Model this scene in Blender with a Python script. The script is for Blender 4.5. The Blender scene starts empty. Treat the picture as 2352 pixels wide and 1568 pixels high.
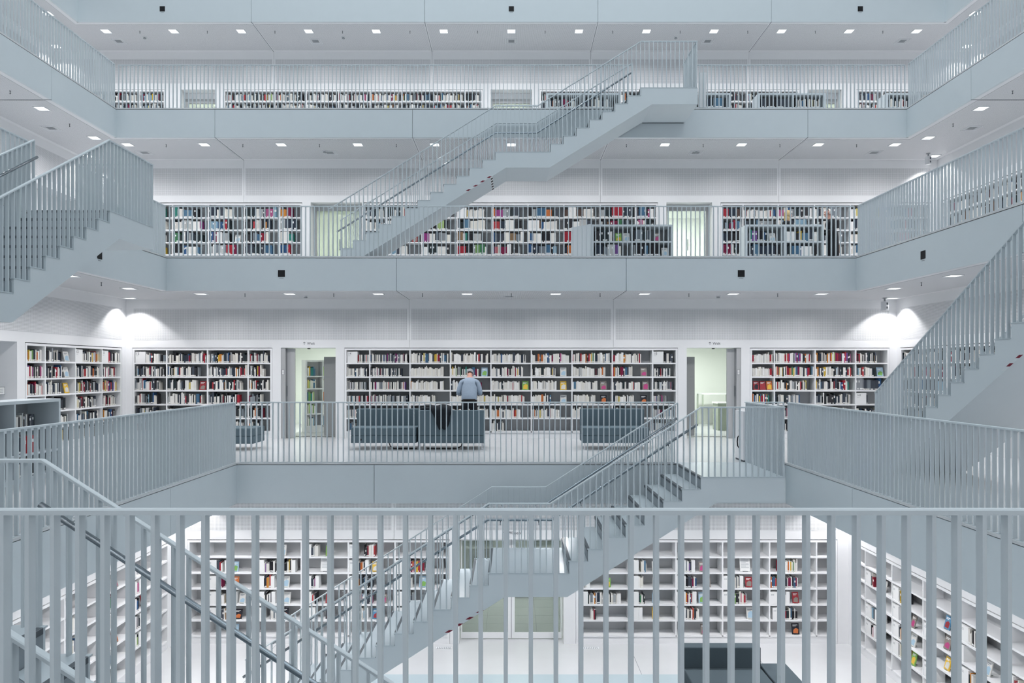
import bpy, bmesh, math, random
from mathutils import Matrix, Vector, Euler
PI = math.pi
R = random.Random(11)
sc = bpy.context.scene
COL = sc.collection

# ------------------------------------------------------------------ camera, world, light, exposure
CY = 7.61                                   # depth of the centre of the light well
cam_d = bpy.data.cameras.new('camera'); cam = bpy.data.objects.new('camera', cam_d); COL.objects.link(cam)
cam.location = (0, 0, 1.6426); cam.rotation_euler = (PI/2, 0, 0)
cam_d.sensor_width = 36; cam_d.lens = 36*1622/2352
cam_d.shift_x = 1.5/2352; cam_d.shift_y = 64/2352
cam_d.clip_start = 0.05; cam_d.clip_end = 200
sc.camera = cam
sc.view_settings.view_transform = 'Standard'; sc.view_settings.look = 'None'
sc.view_settings.gamma = 1.0; sc.view_settings.use_curve_mapping = False
sc.view_settings.exposure = 0.06
w = bpy.data.worlds.new('world'); sc.world = w; w.use_nodes = True
w.node_tree.nodes['Background'].inputs[0].default_value = (0.72, 0.83, 0.92, 1)
w.node_tree.nodes['Background'].inputs[1].default_value = 0.35
def light(name, kind, loc, energy, color, parent=None, rot=(0, 0, 0), **kw):
    d = bpy.data.lights.new(name, kind); d.energy = energy; d.color = color
    for k, v in kw.items(): setattr(d, k, v)
    o = bpy.data.objects.new(name, d); COL.objects.link(o); o.location = loc; o.rotation_euler = rot
    if parent: o.parent = parent
    return o
# daylight through the glass roof over the light well
SKY_E = 2650
light('skylight', 'AREA', (0, CY, 21.0), SKY_E, (0.87, 0.955, 1.0), size=23.5)
DOWN_E, SPOT_E, HALL_E = 19.5, 95, 25
LAMP_C = (1.0, 0.98, 0.985)

# ------------------------------------------------------------------ materials
def mat(name, col, rough=0.6, metal=0.0, noise=0.0, nscale=30, emit=None, spec=0.3, bump=0.0):
    m = bpy.data.materials.new(name); m.use_nodes = True
    nt = m.node_tree; b = nt.nodes['Principled BSDF']
    b.inputs['Base Color'].default_value = (*col, 1); b.inputs['Roughness'].default_value = rough
    b.inputs['Metallic'].default_value = metal; b.inputs['Specular IOR Level'].default_value = spec
    if noise or bump:
        tc = nt.nodes.new('ShaderNodeTexCoord'); n = nt.nodes.new('ShaderNodeTexNoise')
        n.inputs['Scale'].default_value = nscale; n.inputs['Detail'].default_value = 2
        nt.links.new(tc.outputs['Object'], n.inputs['Vector'])
        if noise:
            mr = nt.nodes.new('ShaderNodeMapRange'); mr.inputs[3].default_value = 1-noise; mr.inputs[4].default_value = 1+noise
            nt.links.new(n.outputs['Fac'], mr.inputs[0])
            mx = nt.nodes.new('ShaderNodeMix'); mx.data_type = 'RGBA'; mx.blend_type = 'MULTIPLY'; mx.inputs[0].default_value = 1
            mx.inputs[6].default_value = (*col, 1); nt.links.new(mr.outputs[0], mx.inputs[7]); nt.links.new(mx.outputs[2], b.inputs['Base Color'])
        if bump:
            bp = nt.nodes.new('ShaderNodeBump'); bp.inputs['Strength'].default_value = bump; bp.inputs['Distance'].default_value = 0.01
            nt.links.new(n.outputs['Fac'], bp.inputs['Height']); nt.links.new(bp.outputs[0], b.inputs['Normal'])
    if emit:
        b.inputs['Emission Color'].default_value = (*emit[:3], 1); b.inputs['Emission Strength'].default_value = emit[3]
    return m
def perforated(name, col, hole, axes, period=0.03, radius=0.30):
    m = mat(name, col, 0.7); nt = m.node_tree; b = nt.nodes['Principled BSDF']; L = nt.links
    tc = nt.nodes.new('ShaderNodeTexCoord'); sp = nt.nodes.new('ShaderNodeSeparateXYZ'); L.new(tc.outputs['Object'], sp.inputs[0])
    sq = []
    for a in axes:
        d = nt.nodes.new('ShaderNodeMath'); d.operation = 'DIVIDE'; d.inputs[1].default_value = period; L.new(sp.outputs[a], d.inputs[0])
        f = nt.nodes.new('ShaderNodeMath'); f.operation = 'FRACT'; L.new(d.outputs[0], f.inputs[0])
        s = nt.nodes.new('ShaderNodeMath'); s.operation = 'SUBTRACT'; s.inputs[1].default_value = 0.5; L.new(f.outputs[0], s.inputs[0])
        p = nt.nodes.new('ShaderNodeMath'); p.operation = 'POWER'; p.inputs[1].default_value = 2; L.new(s.outputs[0], p.inputs[0]); sq.append(p)
    ad = nt.nodes.new('ShaderNodeMath'); ad.operation = 'ADD'; L.new(sq[0].outputs[0], ad.inputs[0]); L.new(sq[1].outputs[0], ad.inputs[1])
    lt = nt.nodes.new('ShaderNodeMath'); lt.operation = 'LESS_THAN'; lt.inputs[1].default_value = radius**2; L.new(ad.outputs[0], lt.inputs[0])
    mx = nt.nodes.new('ShaderNodeMix'); mx.data_type = 'RGBA'; mx.inputs[6].default_value = (*col, 1); mx.inputs[7].default_value = (*hole, 1)
    L.new(lt.outputs[0], mx.inputs[0]); L.new(mx.outputs[2], b.inputs['Base Color'])
    return m
WHITE = mat('white_paint', (0.80, 0.81, 0.825), 0.55, noise=0.015, nscale=6)
BACKP = mat('shaded_back_board', (0.36, 0.375, 0.39), 0.6)  # white boards coloured grey for the shade inside the shelves
BACKH = mat('faint_shade_back_board', (0.52, 0.53, 0.545), 0.6)  # hall boards: weaker shelf shade put into the colour
SHELFW = mat('white_lacquer', (0.82, 0.83, 0.845), 0.4)
FASC = mat('pale_blue_grey_paint', (0.595, 0.65, 0.68), 0.5, noise=0.02, nscale=4)
RAIL = mat('pale_grey_metal_paint', (0.55, 0.605, 0.635), 0.38, noise=0.01, nscale=8)
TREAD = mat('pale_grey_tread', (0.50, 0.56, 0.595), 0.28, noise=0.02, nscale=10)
RISER = mat('shaded_grey_riser', (0.30, 0.34, 0.37), 0.5)  # darker than the stair paint: riser shading put into the colour
STRIP = mat('dark_grey_strip', (0.10, 0.115, 0.13), 0.5)
STEEL = mat('brushed_steel', (0.30, 0.345, 0.38), 0.25, metal=0.9)
CEIL = mat('ceiling_white', (0.74, 0.75, 0.77), 0.7, noise=0.02, nscale=40)
CEILP = perforated('ceiling_perforated', (0.70, 0.71, 0.73), (0.22, 0.23, 0.25), (0, 1), 0.022, 0.27)
WALLP = perforated('wall_perforated', (0.78, 0.79, 0.805), (0.40, 0.41, 0.43), (0, 2), 0.0255, 0.36)
FLOORM = mat('polished_pale_floor', (0.60, 0.615, 0.63), 0.24, noise=0.03, nscale=3, spec=0.45)
INLAY = mat('pale_blue_floor', (0.44, 0.53, 0.575), 0.25, noise=0.02, nscale=4, spec=0.4)
JOINT = mat('joint_dark', (0.16, 0.18, 0.20), 0.8)
BLACK = mat('black', (0.008, 0.008, 0.010), 0.6)
FRAMEG = mat('grey_frame', (0.42, 0.43, 0.44), 0.55)
DOORG = mat('grey_door_leaf', (0.30, 0.31, 0.31), 0.55, noise=0.03)
INK = mat('dark_lettering', (0.03, 0.04, 0.055), 0.7)
INKL = mat('grey_lettering', (0.25, 0.27, 0.30), 0.7)
SOFA = mat('slate_wool', (0.105, 0.148, 0.175), 0.9, noise=0.12, nscale=160, bump=0.15)
SOFAD = mat('charcoal_wool', (0.062, 0.085, 0.100), 0.9, noise=0.12, nscale=160, bump=0.15)
CHROME = mat('chrome', (0.65, 0.67, 0.70), 0.15, metal=1)
RED = mat('dark_red_tape', (0.17, 0.012, 0.03), 0.5)
TAPEB = mat('pale_tape', (0.62, 0.665, 0.69), 0.5)
TAPEW = mat('white_tape', (0.80, 0.81, 0.82), 0.5)
LAMPM = mat('lamp_diffuser', (0.9, 0.9, 0.9), 0.4, emit=(1, 1, 1, 2.2))
LAMPF = mat('lamp_frame', (0.70, 0.72, 0.74), 0.35)
GRILL = mat('vent_grille', (0.32, 0.34, 0.36), 0.6)
GREENW = mat('greenish_wall', (0.77, 0.80, 0.76), 0.7)
PAPER = mat('paper', (0.78, 0.79, 0.79), 0.7)
def glassy(name, col, rough, alpha):
    m = mat(name, col, rough, spec=0.5); nt = m.node_tree; b = nt.nodes['Principled BSDF']
    t = nt.nodes.new('ShaderNodeBsdfTransparent'); mx = nt.nodes.new('ShaderNodeMixShader'); out = nt.nodes['Material Output']
    t.inputs[0].default_value = (*[0.5+0.5*c for c in col], 1); mx.inputs[0].default_value = alpha
    nt.links.new(t.outputs[0], mx.inputs[1]); nt.links.new(b.outputs[0], mx.inputs[2]); nt.links.new(mx.outputs[0], out.inputs[0])
    return m
GLASS = glassy('clear_glass', (0.55, 0.60, 0.56), 0.05, 0.22)
FROSTW = glassy('satin_glass', (0.80, 0.83, 0.80), 0.2, 0.28)
FROST = glassy('frosted_glass', (0.72, 0.78, 0.66), 0.3, 0.62)
# one material for every book of the mass (colour attribute), one for single books (object colour)
BOOKC = mat('book_cloth', (0.5, 0.5, 0.5), 0.6)
_n = BOOKC.node_tree.nodes.new('ShaderNodeVertexColor'); _n.layer_name = 'tint'
BOOKC.node_tree.links.new(_n.outputs[0], BOOKC.node_tree.nodes['Principled BSDF'].inputs['Base Color'])
BOOKO = mat('book_cover', (0.5, 0.5, 0.5), 0.55)
_n = BOOKO.node_tree.nodes.new('ShaderNodeObjectInfo')
BOOKO.node_tree.links.new(_n.outputs['Color'], BOOKO.node_tree.nodes['Principled BSDF'].inputs['Base Color'])

# ------------------------------------------------------------------ builders
def rotz(a): return Matrix.Rotation(a, 4, 'Z')
T0 = Matrix.Translation((0, CY, 0))
SIDE = {'back': T0, 'right': T0 @ rotz(-PI/2), 'left': T0 @ rotz(PI/2), 'front': T0 @ rotz(PI)}
class MB:
    def __init__(s): s.v = []; s.f = []; s.m = []
    def add(s, vs, fs, mi=0):
        n = len(s.v); s.v += [tuple(p) for p in vs]; s.f += [tuple(i+n for i in f) for f in fs]; s.m += [mi]*len(fs); return s
    def box(s, x0, x1, y0, y1, z0, z1, mi=0, M=None):
        vs = [Vector((x, y, z)) for z in (z0, z1) for y in (y0, y1) for x in (x0, x1)]
        if M: vs = [M @ p for p in vs]
        return s.add(vs, [(0, 2, 3, 1), (4, 5, 7, 6), (0, 1, 5, 4), (2, 6, 7, 3), (0, 4, 6, 2), (1, 3, 7, 5)], mi)
    def prism(s, poly, y0, y1, mi=0):                # polygon in x,z extruded along y
        n = len(poly); vs = [(x, y0, z) for x, z in poly]+[(x, y1, z) for x, z in poly]
        fs = [tuple(range(n)), tuple(range(2*n-1, n-1, -1))]+[(i, i+n, (i+1) % n+n, (i+1) % n) for i in range(n)]
        return s.add(vs, fs, mi)
    def tube(s, pts, r, n=8, mi=0):
        pts = [Vector(p) for p in pts]; rings = []
        for i, p in enumerate(pts):
            d = ((pts[i+1]-p).normalized() if i < len(pts)-1 else Vector())+((p-pts[i-1]).normalized() if i else Vector())
            d.normalize(); a = Vector((0, 0, 1)) if abs(d.z) < .9 else Vector((1, 0, 0)); u = d.cross(a).normalized(); v = d.cross(u).normalized()
            rings.append([p+(u*math.cos(t*2*PI/n)+v*math.sin(t*2*PI/n))*r for t in range(n)])
        vs = [q for rg in rings for q in rg]; k = len(pts)
        fs = [(i*n+j, i*n+(j+1) % n, (i+1)*n+(j+1) % n, (i+1)*n+j) for i in range(k-1) for j in range(n)]
        fs += [tuple(range(n-1, -1, -1)), tuple((k-1)*n+j for j in range(n))]
        return s.add(vs, fs, mi)
    def bar(s, pts, w, h, mi=0):                       # flat bar: width w across y, height h, top on the path, path in x,z at fixed y or along y
        pts = [Vector(p) for p in pts]; rings = []
        for i, p in enumerate(pts):
            a = (pts[i+1]-p).normalized() if i < len(pts)-1 else None; b = (p-pts[i-1]).normalized() if i else None
            d = ((a or Vector())+(b or Vector())).normalized(); hz = Vector((d.x, d.y, 0)).normalized(); sd = Vector((-hz.y, hz.x, 0))
            k = 1.0
            if a and b:
                ha = Vector((a.x, a.y, 0)).normalized(); c = max(0.3, ha.dot(hz)); k = 1/c
            e = .22
            rings.append([p+sd*(w/2*k*sx)+Vector((0, 0, sz*h)) for sx, sz in ((-1, -1), (1, -1), (1, -e), (1-e*1.2, 0), (-1+e*1.2, 0), (-1, -e))])
        n = 6; vs = [q for rg in rings for q in rg]; k = len(pts)
        fs = [(i*n+j, i*n+(j+1) % n, (i+1)*n+(j+1) % n, (i+1)*n+j) for i in range(k-1) for j in range(n)]
        fs += [tuple(range(n-1, -1, -1)), tuple((k-1)*n+j for j in range(n))]
        return s.add(vs, fs, mi)
    def lathe(s, prof, c=(0, 0, 0), n=14, mi=0):
        vs = [(c[0]+r*math.cos(j*2*PI/n), c[1]+r*math.sin(j*2*PI/n), c[2]+z) for r, z in prof for j in range(n)]; k = len(prof)
        fs = [(i*n+j, i*n+(j+1) % n, (i+1)*n+(j+1) % n, (i+1)*n+j) for i in range(k-1) for j in range(n)]
        fs += [tuple(range(n-1, -1, -1)), tuple((k-1)*n+j for j in range(n))]
        return s.add(vs, fs, mi)
    def mesh(s, name, mats, bevel=0, smooth=False, seg=2):
        me = bpy.data.meshes.new(name); me.from_pydata(s.v, [], s.f)
        for m in (mats if isinstance(mats, (list, tuple)) else [mats]): me.materials.append(m)
        me.polygons.foreach_set('material_index', s.m)
        bm = bmesh.new(); bm.from_mesh(me); bmesh.ops.recalc_face_normals(bm, faces=bm.faces)
        if bevel: bmesh.ops.bevel(bm, geom=bm.edges[:], offset=bevel, segments=seg, profile=.7, affect='EDGES')
        bm.to_mesh(me); bm.free()
        if smooth: me.polygons.foreach_set('use_smooth', [True]*len(me.polygons))
        me.update(); return me
    def build(s, name, mats, parent=None, M=None, bevel=0, smooth=False, seg=2):
        return link(name, s.mesh(name, mats, bevel, smooth, seg), parent, M)
def link(name, me, parent=None, M=None):
    o = bpy.data.objects.new(name, me); COL.objects.link(o)
    if parent: o.parent = parent
    if M is not None: o.matrix_basis = M
    return o
def tag(o, label=None, cat=None, group=None, kind=None):
    if label: o['label'] = label
    if cat: o['category'] = cat
    if group: o['group'] = group
    if kind: o['kind'] = kind
    return o
def thing(name, label, cat, M=None, group=None):
    o = bpy.data.objects.new(name, None); COL.objects.link(o); o.empty_display_size = .1
    if M is not None: o.matrix_basis = M
    return tag(o, label, cat, group)
def struct(o, label=None): o['kind'] = 'structure'; (label and o.__setitem__('label', label)); return o
def Tr(x, y, z): return Matrix.Translation((x, y, z))
def lettering(body, size, parent, M, m=INK, name='lettering', align='LEFT'):
    c = bpy.data.curves.new(name, 'FONT'); c.body = body; c.size = size; c.extrude = 0.0008; c.align_x = align
    c.resolution_u = 3
    t = bpy.data.objects.new(name, c); COL.objects.link(t)
    me = bpy.data.meshes.new_from_object(t); bpy.data.objects.remove(t); bpy.data.curves.remove(c)
    me.materials.clear(); me.materials.append(m)
    return link(name, me, parent, M)
UPR = Matrix.Rotation(PI/2, 4, 'X')                  # text upright, facing local -y
ORD = ['first', 'second', 'third', 'fourth', 'fifth', 'sixth', 'seventh', 'eighth', 'ninth', 'tenth', 'eleventh', 'twelfth', 'thirteenth', 'fourteenth', 'fifteenth']
ORD += ['sixteenth', 'seventeenth', 'eighteenth', 'nineteenth']
def nth(n):
    if n < 20: return ORD[n-1]
    t, u = divmod(n, 10); w = ['twent', 'thirt', 'fort', 'fift', 'sixt', 'sevent', 'eight', 'ninet'][t-2]
    return w+'ieth' if u == 0 else w+'y-'+ORD[u-1]

# ------------------------------------------------------------------ levels: the well widens by one module on each floor
MOD = 2.42
Z = {1: -4.02, 2: 0.0, 3: 4.02, 4: 8.04, 5: 12.06}
HALF = {2: 2*MOD, 3: 3*MOD, 4: 4*MOD, 5: 5*MOD}
WALL = {1: 6.96, 2: 9.14, 3: 11.56, 4: 13.98, 5: 16.4}
TH = 0.72
LNAME = {1: 'hall', 2: 'lower gallery', 3: 'middle gallery', 4: 'upper gallery', 5: 'top balcony'}
JO = [-7.26, -2.42, 2.42, 7.26]
DOORS = {1: [(-1.08, 1.08)], 2: [(-5.47, -4.17), (4.16, 5.45)], 3: [(-5.45, -4.05), (4.21, 5.45)],
         4: [(-10.1, -9.06), (-.63, .63), (9.06, 10.1)], 5: []}
CASES = {1: [(-6.69, -1.27), (1.33, 6.73)], 2: [(-8.99, -5.67), (-3.96, 3.95), (5.66, 8.97)],
         3: [(-11.38, -5.68), (-4.03, 3.98), (5.68, 11.38)], 4: [(-13.8, -10.58), (-8.8, -.87), (.86, 8.8), (10.55, 13.8)], 5: []}
DOOR_H = 2.145

# hall floor with joints
b = MB(); b.box(-7.4, 7.4, -7.4, 7.4, -.25, 0)
fl = struct(b.build('floor', FLOORM, None, T0 @ Tr(0, 0, Z[1])), 'polished pale floor of the hall at the bottom of the well')
b = MB()
for u in (-4.84, -2.42, 2.42, 4.84): b.box(u-.004, u+.004, -6.9, 6.9, 0, .001)
for v in (-4.84, -2.42, 2.42, 5.1): b.box(-6.9, 6.9, v-.004, v+.004, 0, .001)
b.build('floor_joint', JOINT, fl)
b = MB(); b.box(-3.2, 3.2, -5.5, 5.5, 0, .004); b.build('floor_inlay', INLAY, fl)

def ring(b, h0, h1, z0, z1, mi=0):
    # square ring, sides mitred
    for k in range(4):
        M = rotz(k*PI/2)
        p = [(-h0, h0), (h0, h0), (h1, h1), (-h1, h1)]
        vs = [M @ Vector((x, y, z)) for z in (z0, z1) for x, y in p]
        b.add(vs, [(3, 2, 1, 0), (4, 5, 6, 7), (0, 1, 5, 4), (2, 3, 7, 6), (1, 2, 6, 5), (3, 0, 4, 7)], mi)
for L in (2, 3, 4, 5):
    h, z = HALF[L], Z[L]
    b = MB(); ring(b, h+.06, WALL[L]+.6, -TH+.03, -.03, 1); ring(b, h-.006, WALL[L]+.6, -.030, 0, 0)
    fl = struct(b.build('floor', [FLOORM, JOINT], None, T0 @ Tr(0, 0, z)), 'pale floor slab of the '+LNAME[L])
    ce = struct(MB().box(0, .01, 0, .01, 0, .01).build('ceiling', CEIL, None, T0 @ Tr(0, 0, z-TH)), 'white ceiling under the '+LNAME[L])
    b = MB(); ring(b, h+.052, WALL[L-1]+.05, 0, .03); ce.data = b.mesh('ceiling', CEIL)
    for side in SIDE:
        Ml = rotz({'back': 0, 'right': -PI/2, 'left': PI/2, 'front': PI}[side])
        js = [-h]+[j for j in JO if abs(j) < h-.1]+[h]
        for a, c in zip(js[:-1], js[1:]):
            MB().box(a+(.004 if a > -h else 0), c-(.004 if c < h else 0), h, h+.05, -TH, -.040).build('fascia_panel', FASC, fl, Ml)
        wl = WALL[L-1]; js = [-wl]+[j for j in JO if abs(j) < h-.1]+[wl]
        if side != 'front' and L > 2:
            for a, c in zip(js[:-1], js[1:]):
                v0, v1 = h+.16, wl-.13; a2 = a+.035; c2 = c-.035; bb = MB()
                # trapezoid at the mitred corners
                p = [(a2 if a > -wl else -v0, v0), (c2 if c < wl else v0, v0), (c2 if c < wl else v1, v1), (a2 if a > -wl else -v1, v1)]
                vs = [(x, y, zz) for zz in (-.006, 0) for x, y in p]
                bb.add(vs, [(3, 2, 1, 0), (4, 5, 6, 7), (0, 1, 5, 4), (2, 3, 7, 6), (1, 2, 6, 5), (3, 0, 4, 7)])
                bb.build('ceiling_panel', CEILP, ce, Ml)
            b = MB()
            for j in js[1:-1]: b.box(j-.005, j+.005, h, wl, -.007, 0)
            b.build('ceiling_joint', JOINT, ce, Ml)
# roof border round the glass
b = MB(); ring(b, 11.8, 17.2, 0, .3); struct(b.build('ceiling', CEIL, None, T0 @ Tr(0, 0, 16.7)), 'roof edge round the glazed top of the well')
b = MB(); ring(b, 12.1, 12.4, 17.0, 21.2); struct(b.build('wall_upper', WHITE, None, T0), 'white shaft walls below the glass roof')

# walls
SIDEW = {'back': 'back', 'left': 'left', 'right': 'right', 'front': 'front'}
for L in (1, 2, 3, 4, 5):
    wl = WALL[L]; H = (4.02-TH) if L < 5 else 4.6
    for side in SIDE:
        M = SIDE[side] @ Tr(0, 0, Z[L]); det = side == 'back' or (side in ('left', 'right') and L in (1, 2, 3, 4))
        b = MB()
        if not det or L == 5:
            b.box(-wl-.3, wl+.3, wl, wl+.3, 0, H); struct(b.build('wall_'+side, WHITE, None, M), 'plain white wall of the '+LNAME[L]); continue
        ops = sorted(DOORS[L]+CASES[L]); x = -wl-.02
        for a, c in ops:
            if a > x: b.box(x, a, wl, wl+.46, 0, DOOR_H+.01)
            x = c
        b.box(x, wl+.02, wl, wl+.46, 0, DOOR_H+.01)
        b.box(-wl-.3, wl+.3, wl+.055, wl+.46, DOOR_H+.01, H, 0)
        for a, c in CASES[L]: b.box(a-.02, c+.02, wl+.40, wl+.46, 0, DOOR_H+.02)
        wo = struct(b.build('wall_'+side, [WHITE, JOINT], None, M), 'white wall with bookcase niches round the '+LNAME[L])
        js = [-wl]+[j for j in JO if abs(j) < HALF[L+1]-.1]+[wl]
        for a, c in zip(js[:-1], js[1:]):
            g = .003
            MB().box(a+(g if a > -wl else -.02), c-(g if c < wl else -.02), wl, wl+.05, DOOR_H+.01, H).build('wall_panel', WHITE, wo)
            a2 = a+(.05 if a > -wl else .18); c2 = c-(.05 if c < wl else .18)
            MB().box(a2, c2, wl-.003, wl, 2.34, 3.075).build('acoustic_panel', WALLP, wo)
        jb = MB()
        for j in js[1:-1]: jb.box(j-.012, j+.012, wl+.03, wl+.054, DOOR_H+.02, H)
        jb.build('wall_joint', JOINT, wo)

# ------------------------------------------------------------------ bookcases
BOOKS = []                                            # every book: (matrix, w, h, d, colour, label?, stripe)
def bookcase(M, ups, z0s, top, depth, label, group=None, frame=.045, name='bookcase', m=None, back=None):
    """uprights at ups (first and last are the ends); local x along, y into the wall, front at y=0"""
    m = m or SHELFW
    t = thing(name, label, 'bookcase', M, group)
    x0, x1 = ups[0], ups[-1]; b = MB()
    b.box(x0-frame, x0, 0, depth, 0, top+frame); b.box(x1, x1+frame, 0, depth, 0, top+frame); b.box(x0, x1, 0, depth, top, top+frame)
    b.build('frame', m, t)
    MB().box(x0, x1, .02, depth, 0, z0s[0]-.03).build('plinth', m, t)
    MB().box(x0, x1, depth-.012, depth, z0s[0]-.03, top).build('back_panel', back or m, t)
    um = MB().box(-.014, .014, .004, depth-.013, z0s[0], top).mesh('upright', m)
    for u in ups[1:-1]: link('upright', um, t, Tr(u, 0, 0))
    cache = {}
    for i, (a, c) in enumerate(zip(ups[:-1], ups[1:])):
        a2 = a+(.0145 if i else .0005); c2 = c-(.0145 if i < len(ups)-2 else .0005); k = round(c2-a2, 4)
        if k not in cache: cache[k] = MB().box(0, k, .002, depth-.013, -.033, 0).mesh('shelf', m)
        for z in z0s: link('shelf', cache[k], t, Tr(a2, 0, z))
    return t

PAL = {
 'white': [(.78,.77,.74), (.70,.69,.66), (.80,.80,.79), (.62,.60,.56), (.74,.72,.66)],
 'dark': [(.012,.012,.016), (.02,.03,.05), (.03,.03,.035), (.05,.06,.08), (.015,.025,.03)],
 'grey': [(.25,.27,.29), (.35,.37,.38), (.18,.21,.24), (.45,.46,.46)],
 'red': [(.42,.02,.04), (.30,.015,.04), (.50,.05,.06), (.22,.01,.06)],
 'warm': [(.70,.28,.05), (.75,.50,.06), (.62,.18,.05), (.70,.58,.18)],
 'blue': [(.03,.10,.24), (.06,.16,.28), (.10,.22,.34), (.25,.42,.55)],
 'green': [(.06,.22,.10), (.20,.38,.12), (.03,.25,.20), (.40,.55,.22)],
 'pink': [(.50,.12,.28), (.35,.05,.25), (.60,.25,.32), (.22,.10,.35)],
 'brown': [(.16,.08,.04), (.28,.18,.10), (.10,.06,.05)],
}
CNAME = {'white': ['white', 'cream', 'white', 'beige', 'cream'], 'dark': ['black', 'navy', 'black', 'charcoal', 'black'], 'grey': ['grey', 'pale grey', 'slate', 'pale grey'],
         'red': ['red', 'dark red', 'red', 'maroon'], 'warm': ['orange', 'yellow', 'orange', 'yellow'], 'blue': ['navy blue', 'blue', 'blue', 'pale blue'],
         'green': ['green', 'green', 'teal', 'lime green'], 'pink': ['pink', 'purple', 'pink', 'purple'], 'brown': ['brown', 'tan', 'brown']}
STYLE = {  # palette weights, run length, (thickness), (height), fill
 'mixdark': (dict(white=35, dark=43, grey=11, red=4, warm=3, blue=3, brown=1), 1, (.014, .034), (.17, .245)),
 'dvd': (dict(white=42, dark=32, grey=18, pink=3, red=3, blue=2), 1, (.012, .018), (.188, .192)),
 'cream': (dict(white=82, dark=8, grey=4, red=3, warm=2, blue=1), 1, (.014, .036), (.17, .22)),
 'bright': (dict(white=42, dark=24, grey=9, red=8, warm=7, blue=5, green=3, pink=2), 1, (.014, .034), (.17, .235)),
 'vivid': (dict(white=28, dark=24, red=14, warm=15, blue=8, green=5, pink=6), 1, (.014, .032), (.19, .24)),
 'runs': (dict(white=22, dark=29, grey=20, red=9, blue=10, green=5, warm=3, pink=2, brown=3), 6, (.025, .05), (.20, .29)),
 'rdark': (dict(white=12, dark=58, grey=12, blue=10, red=5, green=3), 8, (.025, .045), (.23, .29)),
 'red': (dict(red=60, dark=40), 2, (.016, .03), (.2, .23)),
}
def pick(st):
    wts = STYLE[st][0]; k = R.choices(list(wts), list(wts.values()))[0]; i = R.randrange(len(PAL[k])); return k, i
def fill_books(M, x, xe, z, st, where, depth=.30, n0=0, front=None):
    """books from x up to xe on the shelf at height z; returns the end x and the count"""
    _, run, tw, th = STYLE[st]; n = n0
    left = 0; setback = .015 if front is None else front
    while True:
        if left <= 0:
            k, i = pick(st); left = R.randint(1, run) if run > 1 else R.choice((1, 1, 1, 2)); bw = R.uniform(*tw); bh = R.uniform(*th)
            if run == 1 and R.random() < .12: bh = min(bh*1.15, .285)
        left -= 1
        if run == 1: bw = R.uniform(*tw)
        if x+bw > xe: break
        fv = R.uniform(.88, 1.06)*(1 if k in ('white', 'dark', 'grey') else .78); c = tuple(max(.004, q*fv) for q in PAL[k][i]); d = R.uniform(.13, .19); n += 1
        sb = setback+(R.uniform(0, .012))
        BOOKS.append((M @ Tr(x+bw/2, sb, z), bw-.0012, bh, d, c, CNAME[k][i], where, n, R.random()))
        x += bw
    return x, n
SIGNS = []
def section_sign(M, x, z, w, h, d, label, num=None, sub=True, m=PAPER, y=.012):
    t = MB().box(0, w, 0, d, 0, h).build('section_sign', m, None, M @ Tr(x, y, z), bevel=.002, seg=1)
    tag(t, label, 'sign')
    if num: lettering(num, .075 if len(num) < 3 else .06, t, Tr(.018, -.0008, h-.075) @ UPR)
    if sub:
        b = MB()
        for k in range(2 if not num else 1):
            q = .018; zz = (h-.05-.02*k) if not num else h-.105
            for wv in (.022, .03): b.box(q, min(q+wv, w-.01), -.0012, 0, zz, zz+.007); q += wv+.005
        b.build('caption', INKL, t)
    return t
ART = [(.55,.16,.05), (.30,.03,.04), (.10,.25,.40), (.35,.50,.62), (.20,.40,.10), (.02,.02,.03), (.62,.62,.60), (.70,.45,.06), (.25,.22,.20), (.45,.06,.20)]
ARTN = ['orange', 'dark red', 'blue', 'pale blue', 'green', 'black', 'white', 'yellow', 'brown', 'pink']
_am = {}
def colmat(c):
    k = tuple(round(q, 3) for q in c)
    if k not in _am: _am[k] = mat('cover_tint', c, .45)
    return _am[k]
def face_book(M, x, z, ci, label, w=.15, h=.22, y=.05, ci2=None, yaw=0, lean=.24, name='display_book'):
    """a book stood face out on a shelf, leaning back on a small stand"""
    t = thing(name, label, 'book', M @ Tr(x, y, z) @ rotz(yaw), 'books shown face out')
    Mt = Matrix.Rotation(-lean, 4, 'X')
    MB().box(-w/2, w/2, 0, .018, .004, h).build('cover', colmat(ART[ci]), t, Mt, bevel=.0015, seg=1)
    MB().box(-w/2+.003, w/2-.004, .003, .015, h, h+.001).build('pages', PAPER, t, Mt)
    c2 = ci2 if ci2 is not None else (ci*3+5) % 10
    q = R.uniform(.3, .5)
    poly = [(-w*.36, h*.14), (w*.30, h*.10), (w*.38, h*(q+.12)), (w*.05, h*(q+.22)), (-w*.30, h*(q+.06))]
    MB().prism(poly, -.001, 0).build('cover_picture', colmat(ART[c2]), t, Mt)
    MB().box(-w*.36, w*.30, -.001, 0, h*.80, h*.86).box(-w*.36, w*.1, -.001, 0, h*.72, h*.76).build('title_band', PAPER if ci not in (6,) else INKL, t, Mt)
    MB().box(-w*.3, w*.3, -.014, .03, 0, .006).box(-.01, .01, .03, .09, 0, .006).build('stand', GLASS, t)
    return t
def sheet(M, x, z, label, w=.21, h=.297):
    t = thing('paper_sheet', label, 'paper', M @ Tr(x, .06, z), 'printed sheets on stands'); Mt = Matrix.Rotation(-.2, 4, 'X')
    MB().box(-w/2, w/2, 0, .004, .01, h).build('sheet', PAPER, t, Mt)
    b = MB()
    for k in range(11): b.box(-w*.38, w*(.38 if k % 4 else .1), -.0008, 0, h*(.85-.06*k), h*(.85-.06*k)+.005)
    b.build('printed_lines', INKL, t, Mt)
    MB().box(-.05, .05, -.01, .08, 0, .008).build('stand', STRIP, t)
    return t

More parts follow.
